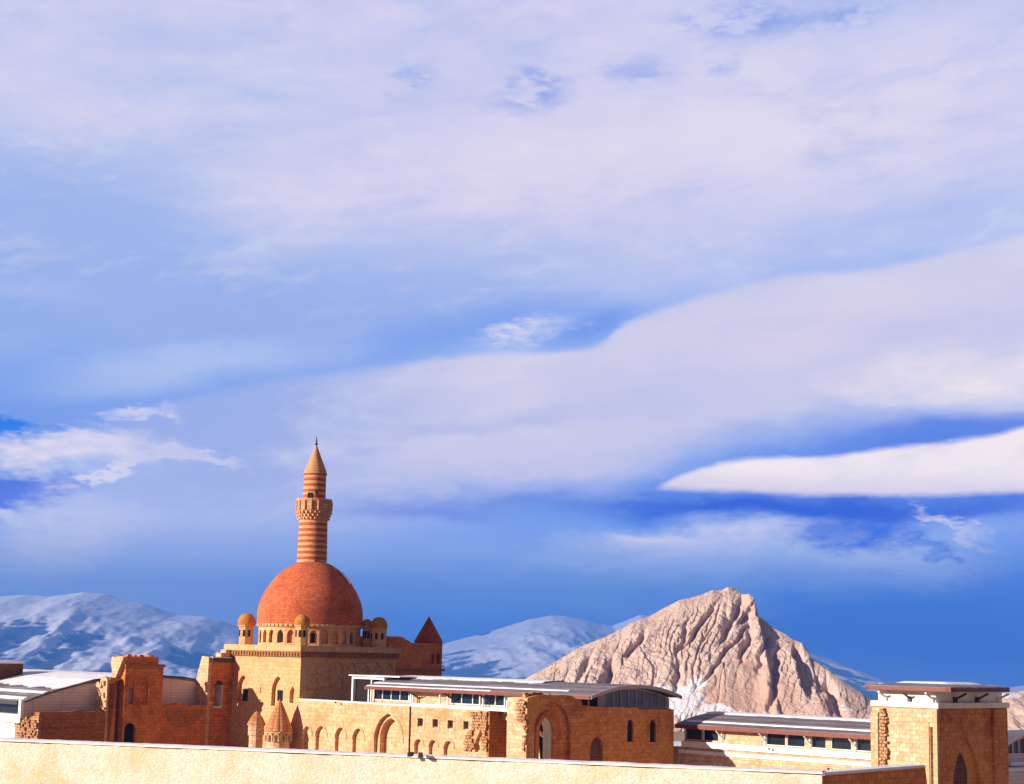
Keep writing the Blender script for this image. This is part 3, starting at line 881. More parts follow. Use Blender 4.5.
# drum: flat plates with arched niches all round
ca = -5.6
def bcol(px, a):     # b at which a given picture column crosses the plane a
    return pa(px, 640, a)[0]
ca = aL / 2 - .1; cb = bcol(309.3, ca)
Dm = PAL.wor(ca, cb, 0).y
Rd = 51.0 / F * Dm
zd0 = zc1; 
def zat(py, px=309): 
    d = ray(px, py); return EYE + d.z * Dm / d.y
zd1 = zat(628); zdome0 = zat(624.5); zapex = zat(561.5)
nB = 28; drum = MB(); 
drum.lathe(ca, cb, [(Rd - .42, zd0), (Rd - .42, zd1)], nB)
wb = 2 * (Rd - .12) * math.tan(math.pi / nB)
panes = []
for i in range(nB):
    t = 2 * math.pi * (i + .5) / nB
    ct, st = math.cos(t), math.sin(t)
    m2 = MB().slab('b', 0, .25, rect(-wb / 2, wb / 2, zd0, zd1), [arch(-wb * .32, wb * .32, zd0 + .25, zd1 - .85, zd1 - .25, 4)])
    vs = [(ca + ct * (Rd - .12 - v[1]) - st * v[0], cb + st * (Rd - .12 - v[1]) + ct * v[0], v[2]) for v in m2.v]
    drum.add(vs, m2.f)
    if i % 3 == 1:
        p = [(ca + ct * (Rd - .405) - st * u_, cb + st * (Rd - .405) + ct * u_, z_) for u_, z_ in rect(-.2, .2, zd0 + .35, zd1 - .6)]
        q = [(ca + ct * (Rd - .36) - st * u_, cb + st * (Rd - .36) + ct * u_, z_) for u_, z_ in rect(-.2, .2, zd0 + .35, zd1 - .6)]
        panes.append(p + q)
drum.lathe(ca, cb, [(Rd + .02, zd1 + .002), (Rd + .1, zd1 + .12), (Rd + .1, zdome0 - .02), (Rd - .3, zdome0 - .01)], 64)
for i in range(64):
    t = 2 * math.pi * i / 64; ct, st = math.cos(t), math.sin(t); r1 = Rd + .09; r2 = Rd + .2
    vs = [(ca + ct * r - st * u_, cb + st * r + ct * u_, z_) for r in (r1, r2) for z_ in (zd1 + .12, zdome0 - .04) for u_ in (-.13, .13)]
    drum.add(vs, [(0, 1, 3, 2), (4, 6, 7, 5), (0, 4, 5, 1), (2, 3, 7, 6), (0, 2, 6, 4), (1, 5, 7, 3)])
dr = part('drum', drum, 'mosque', mosque)
for q in panes:
    part('window', MB().add(q, [(0, 1, 2, 3), (4, 7, 6, 5), (0, 4, 5, 1), (1, 5, 6, 2), (2, 6, 7, 3), (3, 7, 4, 0)]), 'void', dr)
# dome
Hd = zapex - zdome0
def dome_prof(off=0.0, n=26, t0=0.0):
    out = []
    for i in range(n + 1):
        t = t0 + (1 - t0) * i / n
        ph = t * math.pi / 2
        r = Rd * (1.015 + .03 * math.sin(min(1, t * 2.2) * math.pi)) * math.cos(ph) ** .92
        z = zdome0 + Hd * (math.sin(ph) ** 1.04)
        out.append((max(r + off, .02), z + off * .6))
    return out
part('dome', MB().lathe(ca, cb, dome_prof(), 72), 'dome', mosque, smooth=True, at=(ca, cb, zdome0))
# snow lying on the far right flank of the dome, seen edge-on
sn = MB()
pr = dome_prof(.09, 26, .45)
sn.lathe(ca, cb, pr, 26, None, R(28), R(120))
part('snow_cap', sn, 'snow', mosque, smooth=True)
pk = MB()
for k in range(3):
    pk.stone(ca + .2 * k, cb, zapex + .05, .16)
part('apex_stone', pk, 'cornice', mosque)
# corner turrets
def turret(a, b_, z0, ztop, r, body=.86):
    zcap = ztop - r * 1.45
    t = part('turret', MB().lathe(a, b_, [(r * body, z0), (r * body, zcap - .18), (r * 1.05, zcap - .16), (r * 1.05, zcap)], 8), 'mosque', mosque, at=(a, b_, z0))
    part('cap', MB().lathe(a, b_, [(r * 1.02, zcap + .002)] + [(r * 1.12 * math.cos(p) ** .9, zcap + (ztop - zcap) * (.12 + .88 * math.sin(p))) for p in np.linspace(.05, 1.5, 9)], 16), 'ochre', t, smooth=True, at=(a, b_, zcap))
    for k in range(4):
        an = R(-100) + R(45) * (k - 1)
        ct, st = math.cos(an), math.sin(an)
        vs = [(a + ct * q - st * u_, b_ + st * q + ct * u_, z_) for q in (r * (body - .12), r * (body + .02)) for z_ in (z0 + (zcap - z0) * .42, z0 + (zcap - z0) * .75) for u_ in (-.12, .12)]
        part('slot', MB().add(vs, [(0, 1, 3, 2), (4, 6, 7, 5), (0, 4, 5, 1), (2, 3, 7, 6), (0, 2, 6, 4), (1, 5, 7, 3)]), 'void', t)
def zpt(px, py, a, b_):
    Y_ = PAL.wor(a, b_, 0).y; d = ray(px, py); return EYE + d.z * Y_ / d.y
bt = 1.0
turret(aL + 1.2, pa(246, 640, aL + 1.2)[0], zc1, zpt(245, 613, aL + 1, 1), .88)
turret(-1.0, pa(301.5, 640, -1.0)[0], zc1, zpt(301, 614.5, -1, 1), .74)
turret(-1.0, pa(378.5, 640, -1.0)[0], zc1, zpt(378, 617, -1, 11), .84, 1.0)
turret(-2.6, pa(366.5, 640, -2.6)[0], zc1, zpt(366, 619, -2.6, 11), .5)

# ------------------------------------------------------------------ minaret
ma = aL + 3.0
mbb = pa(312, 560, ma)[0]
My = PAL.wor(ma, mbb, 0).y
def zm(py): 
    d = ray(313, py); return EYE + d.z * My / d.y
pxm = My / F
mina = thing('minaret', 'slender minaret banded in red and cream stone behind the dome', 'minaret', (ma, mbb, 0))
zb0, zb1, zb2 = zm(521), zm(511), zm(499.5)
part('shaft', MB().lathe(ma, mbb, [(15.4 * pxm, 0), (15.0 * pxm, zm(570)), (14.0 * pxm, zb0)], 40), 'bands', mina, smooth=True)
cor = MB().lathe(ma, mbb, [(14.0 * pxm, zb0 + .002), (15.0 * pxm, zb0 + .25), (17.2 * pxm, zb1 - .1), (17.8 * pxm, zb1)], 40)
for row in range(3):
    zz = zb0 + .12 + (zb1 - zb0) * .3 * row
    r_ = (14.6 + 1.1 * row) * pxm
    for i in range(24):
        t = 2 * math.pi * (i + .5 * (row % 2)) / 24
        cor.stone(ma + r_ * math.cos(t), mbb + r_ * math.sin(t), zz + .1, .16)
part('corbel', cor, 'minaret_cream', mina)
bal = MB().lathe(ma, mbb, [(17.4 * pxm, zb1 + .002), (17.4 * pxm, zb2 - .25), (16.6 * pxm, zb2 - .25), (16.6 * pxm, zb1 + .1)], 16)
bal.lathe(ma, mbb, [(18.0 * pxm, zb2 - .248), (18.0 * pxm, zb2), (16.5 * pxm, zb2), (16.5 * pxm, zb2 - .248)], 16)
for i in range(16):
    t = 2 * math.pi * i / 16
    bal.tube((ma + 17.7 * pxm * math.cos(t), mbb + 17.7 * pxm * math.sin(t), zb1), (ma + 17.7 * pxm * math.cos(t), mbb + 17.7 * pxm * math.sin(t), zb2 - .25), .12, 6)
part('balcony', bal, 'minaret_cream', mina)
zu = zm(474)
us = part('upper_shaft', MB().lathe(ma, mbb, [(11.3 * pxm, zb1), (11.0 * pxm, zu - .15), (11.9 * pxm, zu - .1), (11.9 * pxm, zu)], 32), 'bands', mina, smooth=True)
dirn = PAL.loc(Vector((0, 0, EYE))); an = math.atan2(dirn.y - mbb, dirn.x - ma)
for (da, z0_, z1_, wd) in ((-.42, zm(499), zm(493.5), .26), (.18, zm(495), zm(491.5), .13)):
    t = an + da; ct, st = math.cos(t), math.sin(t)
    vs = [(ma + ct * q - st * u_, mbb + st * q + ct * u_, z_) for q in (10.0 * pxm, 11.6 * pxm) for z_ in (z0_, z1_) for u_ in (-wd, wd)]
    part('opening', MB().add(vs, [(0, 1, 3, 2), (4, 6, 7, 5), (0, 4, 5, 1), (2, 3, 7, 6), (0, 2, 6, 4), (1, 5, 7, 3)]), 'void', us)
zt = zm(446)
part('spire', MB().lathe(ma, mbb, [(11.9 * pxm, zu + .002), (11.5 * pxm, zu + .2), (.10, zt)], 24), 'minaret_cream', mina, smooth=True)
fin = MB().tube((ma, mbb, zt - .1), (ma, mbb, zm(436.5)), .045, 6)
for (py, r_) in ((444, .16), (441.5, .11), (439.5, .08)):
    zc = zm(py); fin.lathe(ma, mbb, [(r_ * math.cos(p) + .01, zc + r_ * math.sin(p)) for p in np.linspace(-1.5, 1.5, 7)], 8)
part('finial', fin, 'iron', mina)

# ------------------------------------------------------------------ tower with pyramid roof behind the mosque
ta = -1.5
tb0 = pa(388, 660, ta)[0]; tb1 = pa(442, 660, ta)[0]
ztw = pa(420, 643, ta)[1]
twr = thing('roofed_tower', 'brown stone tower with steep red pyramid roof right of the dome', 'tower', (ta - 3, (tb0 + tb1) / 2, 0))
b = MB().slab('a', ta - .35, ta, rect(tb0, tb1, 0, ztw), [rect(pa(431, 656, ta)[0], pa(434.5, 656, ta)[0], pa(432, 664, ta)[1], pa(432, 654, ta)[1]),
                                                         rect(pa(437, 656, ta)[0], pa(440, 656, ta)[0], pa(438, 664, ta)[1], pa(438, 654, ta)[1])])
b.box(ta - 6, ta - .352, tb0, tb1, 0, ztw)
b.slab('a', ta - 6, ta - .36, rough([(tb0, ztw + .002), (tb0, ztw + .5), (tb0 + 2.2, ztw + .6), (tb0 + 3.4, ztw + .1), (tb0 + 3.4, ztw + .002)], .6, .1))
part('wall', b, 'rust', twr)
zr0 = pa(428, 642, ta)[1]
b = MB().box(ta - 6.2, ta + .25, tb0 - .1, tb1 + .25, pa(420, 671, ta)[1], pa(420, 668.5, ta)[1])
part('string_course', b, 'cornice', twr)
pa0 = ta - 3.6; 
pr_b = pa(428.5, 640, ta - 1.8)[0]
rad = 14.2 / F * PAL.wor(ta - 1.8, pr_b).y
zap = zpt(429, 616.5, ta - 1.8, pr_b)
b = MB().lathe(ta - 1.8, pr_b, [(rad * .95, ztw), (rad * 1.0, zr0 + .1), (.04, zap)], 8)
part('roof', b, 'conestone', twr)

# ------------------------------------------------------------------ mausoleum with fluted cone, and small kiosk beside it
kb = -1.75
ka = pb(278.5, 735, kb)[0]; ky = PAL.wor(ka, kb).y; kp = ky / F
def zk(py, px=279): 
    d = ray(px, py); return EYE + d.z * ky / d.y
mau = thing('mausoleum', 'small mausoleum with fluted pointed stone cone in front of mosque wall', 'mausoleum', (ka, kb, 0))
fl = lambda t, z: 1 + .055 * (abs(math.sin(t * 6)) - .5)
part('cone', MB().lathe(ka, kb, [(13.8 * kp, zk(731)), (12.2 * kp, zk(726)), (5.0 * kp, zk(708)), (.05, zk(699.5))], 96, fl), 'kumbet', mau, smooth=False)
bd = MB().lathe(ka, kb, [(11.2 * kp, 0), (11.2 * kp, zk(734)), (13.9 * kp, zk(732.5)), (13.9 * kp, zk(731.2))], 12)
for i in range(12):
    t = 2 * math.pi * (i + .5) / 12; ct, st = math.cos(t), math.sin(t)
    m2 = MB().slab('b', -.06, .2, [(-.30, zk(741)), (-.30, zk(735)), (0, zk(731.5)), (.30, zk(735)), (.30, zk(741)), (.18, zk(741)), (.18, zk(736)), (0, zk(733.8)), (-.18, zk(736)), (-.18, zk(741))])
    bd.add([(ka + ct * (11.6 * kp + .1 - v[1]) - st * v[0], kb + st * (11.6 * kp + .1 - v[1]) + ct * v[0], v[2]) for v in m2.v], m2.f)
part('drum', bd, 'pale', mau)
sb = -2.4
sa_ = pb(256, 735, sb)[0]; sy = PAL.wor(sa_, sb).y; sp = sy / F
def zs_(py, px=256):
    d = ray(px, py); return EYE + d.z * sy / d.y
kio = thing('kiosk', 'little round stone kiosk with low tiled cap beside the fluted cone', 'kiosk', (sa_, sb, 0))
part('body', MB().lathe(sa_, sb, [(7.0 * sp, 0), (7.0 * sp, zs_(735.5)), (8.2 * sp, zs_(735)), (8.2 * sp, zs_(726)), (9.2 * sp, zs_(725)), (9.2 * sp, zs_(724.2))], 10), 'pale', kio)
part('roof', MB().lathe(sa_, sb, [(9.6 * sp, zs_(724.1)), (6.5 * sp, zs_(718)), (2.0 * sp, zs_(712.5)), (.03, zs_(711))], 10), 'kumbet', kio)
part('finial', MB().tube((sa_, sb, zs_(712)), (sa_, sb, zs_(707)), .06, 6), 'iron', kio)

# ================================================================== LEFT RUINS (one long wall running towards the viewer)
aw = pb(232, 690, 0)[0]
TH = 1.3
# thick cross wall with a tall window, abutting the mosque
b0 = pa(207, 700, aw)[0] + .4; b1 = -.004
zt_ = pa(215, 662, aw)[1]
crs = thing('ruined_wall', 'tall red brown ruined wall with one tall window beside the mosque', 'wall', (aw - TH / 2, (b0 + b1) / 2, 0))
win = rect(pa(215, 700, aw)[0], pa(223.5, 700, aw)[0], pa(219, 708, aw)[1], pa(219, 683, aw)[1])
win = archpx_a(aw, 215, 223.5, 680, 708, .5)
part('wall', MB().slab('a', aw - TH, aw, rect(b0, b1, 0, zt_), [win]), 'rust', crs)
q0, q1 = win[0][0], win[1][0]; zq0 = win[0][1]; zq1 = max(p[1] for p in win)
part('lit_jamb_lining', MB().box(aw - TH + .02, aw - .04, q1 - .08, q1 - .003, zq0 + .16, zq1 - .5).box(aw - TH + .02, aw - .04, q0 + .003, q1 - .003, zq0 + .003, zq0 + .158), 'plaster', crs)  # pale lining paints sunlight onto the window jamb and sill
part('coping', MB().box(aw - TH - .1, aw + .25, b0 - .1, b1, zt_ + .002, pa(215, 658, aw)[1]), 'lead', crs)
zsl = pa(215, 658, aw)[1]
part('snow_layer', MB().box(aw - TH, aw + .1, b0, b1 - .3, zsl + .002, zsl + .12), 'snow', crs)
cst = MB()
rng = random.Random(3)
for i in range(2):
    cst.box(aw - 1.1, aw - .1, b1 - 1.5 + .6 * i, b1 - .91 + .6 * i, zsl + .122, zsl + .55 + .35 * i)
part('stepped_masonry', cst, 'pale', crs)
# broken lit end, stepping down
e0 = b0 - .004
ep = [pb(x, y, e0 - .4) for x, y in ((207.5, 657), (202, 656), (200, 664), (197.5, 672), (195.5, 686), (193, 694), (191.5, 707))]
aa1 = aw
out = [(aa1 - .03, 0), (aa1 - .03, ep[0][1])] + rough(ep[1:], .4, .12) + [(ep[-1][0], 0)]
brk = MB().slab('b', e0 - .4, e0, out)
for i in range(8):
    x, y = random.uniform(203, 209), random.uniform(682, 708)
    q = pb(x, y, e0 - .4); brk.stone(q[0], e0 - .46, q[1], random.uniform(.15, .3))
part('broken_end', brk, 'pale', crs)
# low wall to the corner tower
t1 = pa(162, 700, aw)[0]; t0 = pa(124, 700, aw)[0]
low = thing('low_wall', 'low red brown ruined wall between window wall and square tower', 'wall', (aw - .5, (t1 + b0) / 2, 0))
top = rough([pa(162.3, 706, aw), pa(176, 704.5, aw), pa(179, 703, aw), pa(187, 703.5, aw), pa(188, 706, aw), pa(205, 706, aw)], .5, .1)
e_lo = t1 + .01; e_hi = e0 - .41
top = [(min(max(p[0], e_lo), e_hi), p[1]) for p in top]
part('wall', MB().slab('a', aw - .9, aw - .05, [(e_lo, 0)] + [(e_lo, top[0][1])] + top[1:-1] + [(e_hi, top[-1][1]), (e_hi, 0)]), 'rust', low)
inf = [pa(x, y, aw) for x, y in ((165.5, 709), (203, 709), (201, 716), (196, 722), (188, 726.5), (179, 727.5), (172, 725), (167, 718))]
part('ochre_patch', MB().slab('a', aw - .048, aw + .02, inf), stone('ochre patch stone', (.50, .20, .055), (.44, .17, .045), (.3, .1, .03), .5, .3, (.3, .1, .03), .7, .6), low)  # thin ochre slab with a curved lower edge
# square tower
zt2 = pa(140, 664, aw + .6)[1]; ztt = pa(140, 656.5, aw + .6)[1]
af = aw + .6
t0 = pa(124, 700, af)[0]; t1f = pa(162, 700, af)[0]
al = pb(111, 690, t0)[0]
tow = thing('square_tower', 'square ruined tower with grey window and dark doorway left of the mosque', 'tower', ((al + af) / 2, (t0 + t1f) / 2, 0))
door = archpx_a(af, 124.8, 136, 723, 748, .5)
wn = rect(pa(128.5, 695, af)[0], pa(134, 695, af)[0], pa(131, 704, af)[1], pa(131, 688.5, af)[1])
door = [(max(p[0], t0 + .15), p[1]) for p in door]
b = MB().slab('a', af - .5, af, rect(t0, t1f, 0, zt2), [door, wn])
b.box(al, af - .502, t0, t1f, 0, zt2)
b.box(al + .3, af - .25, t0 + .1, t1f - .5, zt2, ztt)
for i in range(7):
    b.stone(random.uniform(al + .6, af - .5), random.uniform(t0 + .5, t1f - .8), ztt + .02, random.uniform(.12, .28))
b.slab('a', af + .001, af + .14, rect(t0 + 1.0, t1f - 1.6, pa(140, 704, af)[1], pa(140, 700, af)[1] + 2.0), [rect(t0 + 1.2, t1f - 1.8, pa(140, 704, af)[1] + .1, pa(140, 700, af)[1] + 1.8)])
part('wall', b, 'rust', tow)
part('cornice', MB().box(al - .12, af + .18, t0 - .12, t1f + .12, zt2 - .3, zt2 - .02), 'cornice', tow)
part('window', MB().box(af - .45, af - .4, wn[0][0], wn[1][0], wn[0][1], wn[2][1]), plain('pale shutter', (.55, .5, .44), .7), tow)
part('door', MB().slab('a', af - .49, af - .44, door), 'void', tow)
lit = MB().slab('b', t0 - .5, t0 - .002, [(pb(124, 0, t0)[0] - .05, 0)] + rough([pb(123.6, 657, t0 - .5), pb(112, 656.5, t0 - .5), pb(111, 664, t0 - .5), pb(112, 676, t0 - .5)], .5, .08) + [(pb(111, 680, t0 - .5)[0], 0)])
part('broken_flank', lit, 'pale', tow)
# ruined stump
fb = pa(107, 690, aw)[0]
st_ = thing('wall_stump', 'jagged stump of pale rubble against left side of square tower', 'wall', (al, fb, 0))
o = [pb(x, y, fb) for x, y in ((107, 680), (106.5, 678), (106, 677), (104, 676), (101, 677.5), (100, 686), (97.5, 690), (97.5, 700), (96, 708), (96, 716))]
rb = MB().slab('b', fb, fb + .3, [(aw - .03, 0), (aw - .03, o[0][1])] + rough(o[1:], .35, .14) + [(o[-1][0], 0)])
for i in range(22):
    x, y = random.uniform(98, 106), random.uniform(680, 716); q = pb(x, y, fb); rb.stone(q[0], fb - .05, q[1], random.uniform(.12, .28))
o2 = [pa(x, y, aw + .3) for x, y in ((110, 678), (116, 679), (118.5, 684), (121, 686))]
part('masonry', rb, 'pale', st_)
rb = MB().slab('a', aw - .8, aw - .02, [(fb + .302, 0)] + rough([(fb + .302, o2[0][1]), (fb + 1.6, o2[1][1]), (t0 - 1.4, o2[2][1]), (t0 - .52, o2[3][1])], .5, .12) + [(t0 - .52, 0)])
part('shaded_side' if False else 'side', rb, 'rust', st_)  # redder copy of the pale masonry, colouring in the shaded side
# long low wall to the left
l0 = pa(39, 725, aw)[0]; l1 = fb - .05
lw = thing('low_wall', 'long low brown wall with a dark ledge line at far left', 'wall', (aw - .5, (l0 + l1) / 2, 0))
tp = rough([pa(39, 712.5, aw), pa(70, 711.5, aw), pa(96, 711, aw)], .6, .08)
tp = [(min(max(p[0], l0), l1), p[1]) for p in tp]
zlg = pa(70, 729, aw)[1]
part('wall', MB().slab('a', aw - 1, aw, [(l0, 0)] + tp + [(l1, tp[-1][1]), (l1, 0)]), stone('brown ashlar', (.46, .17, .05), (.38, .12, .03), (.2, .07, .02), .6, .36, (.25, .07, .02), .5, .5), lw)
part('ledge', MB().box(aw + .002, aw + .22, l0, l1 - 1.5, zlg - .2, zlg), 'cornice', lw)
fb2 = l0 - .3
o = [pb(x, y, fb2) for x, y in ((39, 714), (33, 716), (28, 718), (22, 721), (15, 722), (14, 724), (15, 727))]
part('rubble_end', MB().slab('b', fb2, l0 - .002, [(o[0][0], 0)] + rough(o, .35, .15) + [(o[-1][0], 0)]), 'rubble', lw)
rb = MB()
for i in range(60):
    x, y = random.uniform(18, 38), random.uniform(718, 742); q = pb(x, y, fb2); rb.stone(q[0], fb2 - .04, q[1], random.uniform(.13, .26))
part('rubble', rb, 'rubble', lw)

# ================================================================== MODERN SHELTER ROOFS
def vault_pts(b0_, b1_, z0, zc, n=22):
    """shallow circular arc from eave to eave"""
    h = (b1_ - b0_) / 2; s = zc - z0; Rr = (h * h + s * s) / (2 * s); c = (b0_ + b1_) / 2
    return [(c + h * (2 * i / n - 1), z0 + math.sqrt(max(0, Rr * Rr - (h * (2 * i / n - 1)) ** 2)) - (Rr - s)) for i in range(n + 1)]
def vault_roof(mb, a0_, a1_, pts, th=.18, taper=None):
    up_ = pts; dn = [(p[0], p[1] - th) for p in reversed(pts)]
    n = len(pts)
    for i in range(n - 1):
        (y0, z0), (y1, z1) = pts[i], pts[i + 1]
        vs = [(a, y, z) for a in (a0_, a1_) for (y, z) in ((y0, z0), (y1, z1), (y1, z1 - th), (y0, z0 - th))]
        mb.add(vs, [(0, 1, 5, 4), (2, 3, 7, 6), (0, 3, 2, 1), (4, 5, 6, 7)] + ([(0, 4, 7, 3)] if i == 0 else []) + ([(1, 2, 6, 5)] if i == n - 2 else []))
    return mb
def snow_on(pts, i0, i1, a0_, a1_, th, seed, ragged=.25):
    """a snow strip lying on part of the vault, its lower edge uneven"""
    rg = random.Random(seed); mb = MB(); n = 60
    prev = None
    P0 = pts[0][0]; P1 = pts[-1][0]
    def zon(y): return float(np.interp(y, [p[0] for p in pts], [p[1] for p in pts]))
    vs = []; fs = []
    K = 6
    k = 0.0; k2 = 0.0
    for i in range(n + 1):
        a = a0_ + (a1_ - a0_) * i / n
        k = .6 * k + rg.uniform(-1, 1) * ragged * .6; k2 = .6 * k2 + rg.uniform(-1, 1) * ragged * .5
        y0 = P0 + (P1 - P0) * i0 + k; y1 = P0 + (P1 - P0) * i1 + k2
        y0 = max(y0, P0 + .02); y1 = max(y1, y0 + .05)
        for j in range(K + 1):
            y = y0 + (y1 - y0) * j / K
            e = 0.012 if j in (0, K) else th
            vs.append((a, y, zon(y) + e))
    for i in range(n):
        for j in range(K):
            q = i * (K + 1) + j
            fs.append((q, q + 1, q + K + 2, q + K + 1))
    return mb.add(vs, fs)

# ---- long shelter between mosque and gate
be = .25
a_s = pb(365, 687, be)[0]; a_g = pb(586, 700, be)[0]
ze = pb(440, 689.3, be)[1]
bfar = pa(677, 700, a_g)[0]
zcr = pa(632, 684.6, a_g)[1]
sh = thing('shelter', 'long vaulted grey shelter with red fascia and glazed end between mosque and gate', 'shelter', ((a_s + a_g) / 2, bfar / 2, 0))
pts = vault_pts(be, bfar, ze, zcr)
rf = part('roof', vault_roof(MB(), a_s, a_g + .5, pts), 'roof', sh, smooth=True)
part('snow_strip', snow_on(pts, .30, .56, a_s + .2, a_g - 9, .12, 1, .45), 'snow', rf)
part('snow_strip', snow_on(pts, .075, .105, a_s + .2, a_g - 3, .05, 2, .06), 'snow', rf)
part('snow_strip', snow_on(pts, .0, .02, a_s + .2, a_g - 12, .05, 4, .04), 'snow', rf)
part('fascia', MB().box(a_s, a_g + .52, be - .12, be - .002, ze - .30, ze - .02), 'fascia', sh)
ar = [(p[0], p[1] - .004) for p in pts]; ar_in = [(p[0], p[1] - .32) for p in pts]
part('verge', MB().slab('a', a_g + .502, a_g + .62, pts[:] + list(reversed([(p[0], p[1] - .3) for p in pts]))), plain('grey verge', (.42, .36, .32), .6), sh)
# clerestory
cb_ = 1.5
zsill = pb(440, 703.0, cb_)[1]; zwt = ze - .05
ca0 = pb(352, 690, cb_)[0]; ca1 = pb(509, 700, cb_)[0]
cw = []
for (x0, x1) in ((374, 409), (451, 507)):
    cw.append((pb(x0, 698, cb_)[0], pb(x1, 698, cb_)[0]))
hl = [rect(l, r, zsill + .05, zwt - .05) for l, r in cw]
a_e = a_g - 1.0
part('clerestory_wall', MB().slab('b', cb_, cb_ + .2, rect(min(a_s + .3, cw[0][0] - .3), a_e, zsill - 1.2, zwt + .3), hl), 'pale', sh)
for (l, r), nm in zip(cw, (4, 5)):
    f = MB().slab('b', cb_ - .04, cb_ + .06, rect(l - .06, r + .06, zsill, zwt), [rect(l + (r - l) * i / nm + .04, l + (r - l) * (i + 1) / nm - .04, zsill + .06, zwt - .06) for i in range(nm)])
    f = part('window', f, 'white', sh)
    part('pane', MB().box(l, r, cb_ + .08, cb_ + .12, zsill + .05, zwt - .05), 'glass', f)
for x in (368.5, 411, 413, 440, 447.5, 480, 483, 505):
    q = pb(x, 700, .9)[0]
    part('post', MB().box(q - .06, q + .06, .84, .96, zsill - .6, ze - .02), 'white', sh)
for x in (411, 446, 482):
    q = pb(x, 695, .5)[0]
    part('bracket', MB().tube((q, .2, ze - .35), (q + .1, 1.45, zsill + .3), .07, 6).tube((q + .5, .2, ze - .35), (q, 1.45, zsill + .3), .05, 6), 'beam', sh)
# white portal frame at its left end
fb0 = 2.2
fa0, fa1 = pb(351.5, 690, fb0)[0], pb(371, 690, fb0)[0]
zf = pb(360, 676, fb0)[1]; zfb = pb(360, 702, fb0)[1]
fr_ = MB().slab('b', fb0, fb0 + .35, rect(fa0, fa1 + 2, zfb - 1, zf), [rect(fa0 + .22, fa1 - .07, zfb - .8, zf - .28), rect(fa1 + .07, fa1 + 1.85, zfb - .8, zf - .28)])
part('portal_frame', fr_, 'white', sh)
part('portal_interior', MB().box(fa0 + .1, fa1 + 1.8, fb0 + .36, fb0 + .5, zfb - .9, zf - .3), 'void', sh)
part('roof_edge', MB().box(fa0 - .15, a_s + 3.2, fb0 - .3, fb0 + 3, zf + .002, zf + .1), 'white', sh)
# glazed end
zg = pa(630, 708.5, a_e)[1]
inner = [(p[0], p[1] - .2) for p in pts if be + 1.0 < p[0] < bfar - 1.0]
bl, br_ = inner[0][0], inner[-1][0]
gl0 = pa(604, 700, a_e)[0]; gl1 = pa(665, 700, a_e)[0]
zi = lambda y: float(np.interp(y, [p[0] for p in pts], [p[1] for p in pts])) - .28
def seg(l, r, z0, off=0.0, n=6):
    return [(l, z0), (r, z0)] + [(r + (l - r) * i / n, zi(r + (l - r) * i / n) - off) for i in range(n + 1)]
for (l, r) in ((be + .6, pa(597.5, 700, a_e)[0]), (pa(667.5, 700, a_e)[0], bfar - .6)):
    part('gable_side', MB().slab('a', a_e - .15, a_e - .02, seg(l, r, zg)), 'void', sh)
nm = 8
edges = [gl0 + (gl1 - gl0) * i / nm for i in range(nm + 1)]
gf = MB().slab('a', a_e, a_e + .14, seg(pa(597, 700, a_e)[0], pa(668, 700, a_e)[0], zg, 0, 14), [seg(edges[i] + .06, edges[i + 1] - .06, zg + .15, .16, 3) for i in range(nm)])
gf = part('gable_frame', gf, plain('pale grey frame', (.5, .44, .4), .6), sh)
part('gable_pane', MB().slab('a', a_e + .03, a_e + .06, seg(gl0, gl1, zg + .1, .1, 12)), plain('grey glass', (.16, .17, .17), .15, .35, .8, 0, .6), gf)
pvt = MB()
for i, (y_, h_) in enumerate(((.2, .5), (.42, .8), (.7, .6), (.85, .9))):
    yy = gl0 + (gl1 - gl0) * y_
    pvt.box(a_e - 1.6, a_e - 1.2, yy - .4, yy + .4, zg, zg + h_)
part('gable_sill', MB().box(a_e - .3, a_e + .5, be + .4, bfar - .2, zg - .22, zg - .01), 'cornice', sh)

# ---- arcade wall carrying it
a_end = pb(487.5, 720, 0)[0]
zT = pb(411, 706.3, 0)[1]
arc = thing('arcade_wall', 'long cream wall with pointed blind arches running right from the mosque', 'wall', (a_end / 2, .5, 0))
hs = []
for (x0, x1, yt) in ((303, 312, 726), (316, 327, 725.6), (335.5, 346.5, 727), (353, 364.5, 728)):
    hs.append(archpx_b(0, x0, x1, yt, None, .6, 1.0))
big = archpx_b(0, 375, 403, 713.5, None, .62, 1.0)
hs.append(big)
for (x0, x1, yt) in ((414.5, 423.5, 739), (429, 438, 740), (444, 454, 741)):
    hs.append(archpx_b(0, x0, x1, yt, None, .5, 1.0))
ws = []
for (x0, x1, y0, y1) in ((418, 423.4, 718, 726.5), (433, 438.4, 719, 727.5), (448, 453.4, 720, 728.5), (463.5, 468.6, 721, 729.5)):
    (l, z1), (r, _) = pb(x0, y0, 0), pb(x1, y0, 0); z0 = pb(x0, y1, 0)[1]
    ws.append((l, r, z0, z1))
hole_r = [pb(x, y, 0) for x, y in ((474.5, 752), (475, 742), (478, 735), (480.5, 730), (482.5, 733), (481.5, 744), (482, 752))]
b = MB().slab('b', 0, .34, rect(.01, a_end, 0, zT), hs + [rect(*w_) for w_ in ws] + [hole_r])
b.slab('b', .342, 1.0, rect(.01, a_end - .002, 0, zT - .01), [archpx_b(.342, 380.5, 401.5, 718, None, .62, 1.1)])
b.box(.01, a_end - .002, 1.002, 2.0, 0, zT - .01)
